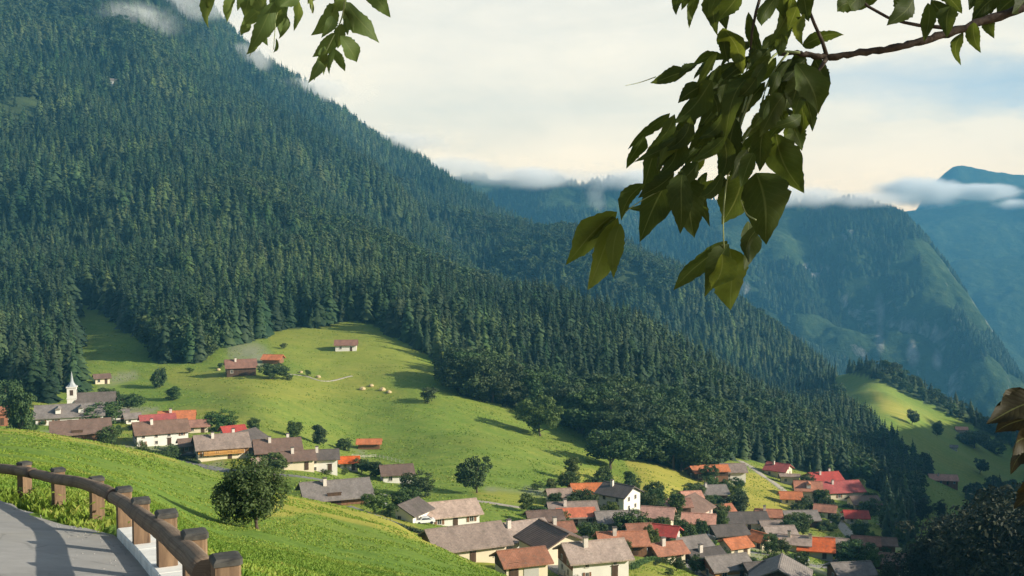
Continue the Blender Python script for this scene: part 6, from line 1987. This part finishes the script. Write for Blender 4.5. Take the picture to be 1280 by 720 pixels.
def wnoise(vec, scale, detail, rough=0.55, mscale=(1, 1, 1), loc=(0, 0, 0), dist=0.0):
    m = wn('ShaderNodeMapping'); m.inputs['Scale'].default_value = mscale; m.inputs['Location'].default_value = loc
    t.links.new(vec, m.inputs['Vector'])
    n = wn('ShaderNodeTexNoise'); n.inputs['Scale'].default_value = scale; n.inputs['Detail'].default_value = detail
    n.inputs['Roughness'].default_value = rough; n.inputs['Distortion'].default_value = dist
    t.links.new(m.outputs[0], n.inputs['Vector']); return n.outputs['Fac']
# the cloud deck: thick low in the view down the valley, breaking overhead and behind
n1 = wnoise(tc, 2.6, 7, 0.6, (1, 1, 2.6))
n2 = wnoise(tc, 6.0, 6, 0.6, (1, 1, 4.0), (3, 1, 2), 0.6)
elev = wramp(sp.outputs[2], [(0.0, (1, 1, 1)), (0.22, (0.95, 0.95, 0.95)), (0.42, (0.25, 0.25, 0.25)), (0.8, (0.15, 0.15, 0.15))])
fwd = wramp(wmath('ADD', wmath('MULTIPLY', sp.outputs[1], 0.5), 0.5), [(0.35, (0.2, 0.2, 0.2)), (0.75, (1, 1, 1))])
cov = wmath('ADD', wmath('MULTIPLY', elev, fwd), wmath('MULTIPLY', wmath('SUBTRACT', n1, 0.5), 1.1), True)
# the open band of blue low on the right, seen between two cloud layers
az = wn('ShaderNodeMath', operation='ARCTAN2'); t.links.new(sp.outputs[0], az.inputs[0]); t.links.new(sp.outputs[1], az.inputs[1])
el_deg = wmath('MULTIPLY', wmath('ARCSINE', sp.outputs[2]), 57.2958)
az_deg = wmath('MULTIPLY', az.outputs[0], 57.2958)
wob = wmath('MULTIPLY', wmath('SUBTRACT', wnoise(tc, 9.0, 5, 0.6, (1, 1, 3.0), (5, 2, 1)), 0.5), 3.4)
band_c = wmath('ADD', wmath('MULTIPLY', wmath('SUBTRACT', az_deg, 22.0), -0.07), 6.9)
bd = wmath('ABSOLUTE', wmath('ADD', wmath('SUBTRACT', el_deg, band_c), wob))
bandv = wramp(wmath('DIVIDE', bd, 3.0), [(0.0, (1, 1, 1)), (0.25, (0.75, 0.75, 0.75)), (0.62, (0, 0, 0))])
bandh = wramp(wmath('DIVIDE', wmath('SUBTRACT', az_deg, 9.0), 30.0), [(0.0, (0, 0, 0)), (0.18, (0.55, 0.55, 0.55)), (0.5, (1, 1, 1)), (1.0, (0.8, 0.8, 0.8))])
band = wmath('MULTIPLY', bandv, bandh)
warm = wramp(wmath('DIVIDE', el_deg, 16.0), [(0.0, (1.06, 0.73, 0.38)), (0.35, (1.14, 0.89, 0.57)), (0.7, (1.05, 0.92, 0.72)), (1.0, (0.95, 0.90, 0.77))])
shade = wramp(n2, [(0.3, (0.72, 0.75, 0.77)), (0.52, (0.98, 0.98, 0.98)), (0.75, (1.03, 1.02, 1.0))])
cc = wn('ShaderNodeMix', data_type='RGBA', blend_type='MULTIPLY'); cc.inputs[0].default_value = 0.35
t.links.new(warm, cc.inputs[6]); t.links.new(shade, cc.inputs[7])
cloud = wmix(cc.outputs[2], (0.44, 0.50, 0.53), wmath('MULTIPLY', band, 0.9))
bs = wn('ShaderNodeBackground'); t.links.new(sky.outputs[0], bs.inputs[0]); bs.inputs[1].default_value = 0.07
bc = wn('ShaderNodeBackground'); t.links.new(cloud, bc.inputs[0]); t.links.new(wmath('MULTIPLY', wramp(wmath('DIVIDE', el_deg, 16.0), [(0.0, (0.90,) * 3), (0.25, (0.80,) * 3), (0.5, (0.62,) * 3), (0.75, (0.47,) * 3), (1.0, (0.40,) * 3)]), 1.41), bc.inputs[1])
ms = wn('ShaderNodeMixShader')
t.links.new(cov, ms.inputs[0]); t.links.new(bs.outputs[0], ms.inputs[1]); t.links.new(bc.outputs[0], ms.inputs[2])
wo = wn('ShaderNodeOutputWorld'); t.links.new(ms.outputs[0], wo.inputs[0])

# air between here and the far ridges
if HAZE:
    t = NT('haze_air')
    pv = t.n('ShaderNodeVolumePrincipled')
    pv.inputs['Color'].default_value = (0.115, 0.39, 0.64, 1)
    pv.inputs['Density'].default_value = 0.00013
    pv.inputs['Anisotropy'].default_value = 0.0
    t.l(pv.outputs[0], t.out.inputs['Volume'])
    b = MB()
    zlo, zhi = -760.0, 790.0
    b.box((0, 3550, (zlo + zhi) / 2), (19000, 8100, zhi - zlo))
    o = b.build('haze', t.m)
    tag(o, 'thin blue haze filling the valley', None, None, 'stuff')


# ------------------------------------------------------------------ clouds lying on the ridges
def cloud(name, px, py, Y, half, label, dens, seed, scale=2.2, thr=0.42, yaw=0):
    c = at(px, py, Y)
    rg = np.random.default_rng(seed)
    bm = bmesh.new(); bmesh.ops.create_icosphere(bm, subdivisions=4, radius=1.0)
    for v in bm.verts:
        p = np.array(v.co)
        k = 1 + 0.22 * float(fbm(np.array([p[0] * 2 + seed]), np.array([p[1] * 2 + p[2] * 3]), 1.0, 3, seed)[0])
        v.co = v.co * k
    me = bpy.data.meshes.new(name); bm.to_mesh(me); bm.free()
    t = NT(name)
    co = t.coord('Object')
    ln = t.n('ShaderNodeVectorMath', operation='LENGTH'); t.l(co, ln.inputs[0])
    fall = t.n('ShaderNodeMapRange', interpolation_type='SMOOTHSTEP')
    fall.inputs['From Min'].default_value = 1.0; fall.inputs['From Max'].default_value = 0.25
    t.l(ln.outputs['Value'], fall.inputs['Value'])
    # noise measured in metres, so all clouds are torn at the same size
    nz = t.noise(t.mapping(t.pos(), (1, 1, 1.6), loc=(seed * 311.0, 0, 0)), scale / 260.0, 4, 0.6, 0.4)
    dn = t.math('SUBTRACT', t.math('ADD', nz, t.math('MULTIPLY', fall.outputs[0], 0.55)), thr + 0.30)
    dn = t.math('MULTIPLY', t.math('MULTIPLY', t.math('MAXIMUM', dn, 0.0), 5.0), t.math('MULTIPLY', fall.outputs[0], dens))
    pv = t.n('ShaderNodeVolumePrincipled')
    pv.inputs['Color'].default_value = (1.0, 0.995, 0.98, 1)
    pv.inputs['Anisotropy'].default_value = 0.0
    t.l(dn, pv.inputs['Density'])
    t.l(pv.outputs[0], t.out.inputs['Volume'])
    me.materials.append(t.m)
    o = link(name, me, None, c, (0, 0, R(yaw)))
    o.scale = half
    tag(o, label, None, None, 'stuff')
    return o

if CLOUDS:
    cloud('cloud_bank', 560, 212, 3300, (300, 220, 60), 'cloud where the forest slope meets the blue ridge', 0.006, 2)
    cloud('cloud_bank', 665, 222, 3650, (340, 240, 62), 'white cloud bank lying along the crest of the blue wooded ridge', 0.007, 3)
    cloud('cloud_bank', 800, 226, 3700, (330, 240, 66), 'cloud bank behind the hanging leaves on the ridge', 0.007, 4)
    cloud('cloud_bank', 985, 246, 3450, (300, 240, 60), 'cream cloud lying on the round topped cliff mountain', 0.007, 5)
    cloud('cloud_bank', 1090, 250, 3450, (220, 200, 46), 'cloud trailing over the edge of the cliff mountain', 0.006, 9)
    cloud('cloud_bank', 1150, 240, 6000, (400, 300, 130), 'cloud filling the gap beside the pale peak', 0.012, 6)
    cloud('cloud_bank', 1225, 240, 6000, (340, 260, 80), 'torn cloud wrapped round the pale blue peak', 0.016, 7)
    cloud('cloud_bank', 1290, 256, 6000, (320, 260, 62), 'low cloud at the foot of the pale peak', 0.016, 8)
    cloud('mist', 158, 26, 1720, (130, 110, 42), 'thin wisp of mist high on the forest slope', 0.008, 11, 4.0)
    cloud('mist', 235, 6, 1950, (240, 120, 45), 'mist trailing along the top of the forest slope', 0.006, 12, 4.0)
    cloud('mist', 300, 72, 2250, (130, 100, 50), 'patch of mist on the forest skyline', 0.007, 13, 4.0)
    cloud('mist', 385, 112, 2350, (150, 120, 45), 'soft mist hugging the descending skyline', 0.010, 14, 4.0)
    cloud('mist', 500, 178, 2500, (180, 120, 40), 'mist rising behind the lower skyline', 0.010, 15, 4.0)
    cloud('mist', 745, 250, 3550, (60, 80, 95), 'streak of mist rising out of a gully of the blue ridge', 0.0025, 16, 5.0)

SC.view_settings.view_transform = 'Standard'
SC.view_settings.look = 'None'
SC.view_settings.exposure = 0.97
SC.view_settings.gamma = 1.0
SC.view_settings.use_curve_mapping = False
SC.render.engine = 'CYCLES'
SC.cycles.use_denoising = True
SC.cycles.max_bounces = 20
SC.cycles.diffuse_bounces = 2
SC.cycles.glossy_bounces = 2
SC.cycles.transmission_bounces = 3
SC.cycles.transparent_max_bounces = 8
SC.cycles.volume_bounces = 20
SC.cycles.caustics_reflective = False
SC.cycles.caustics_refractive = False
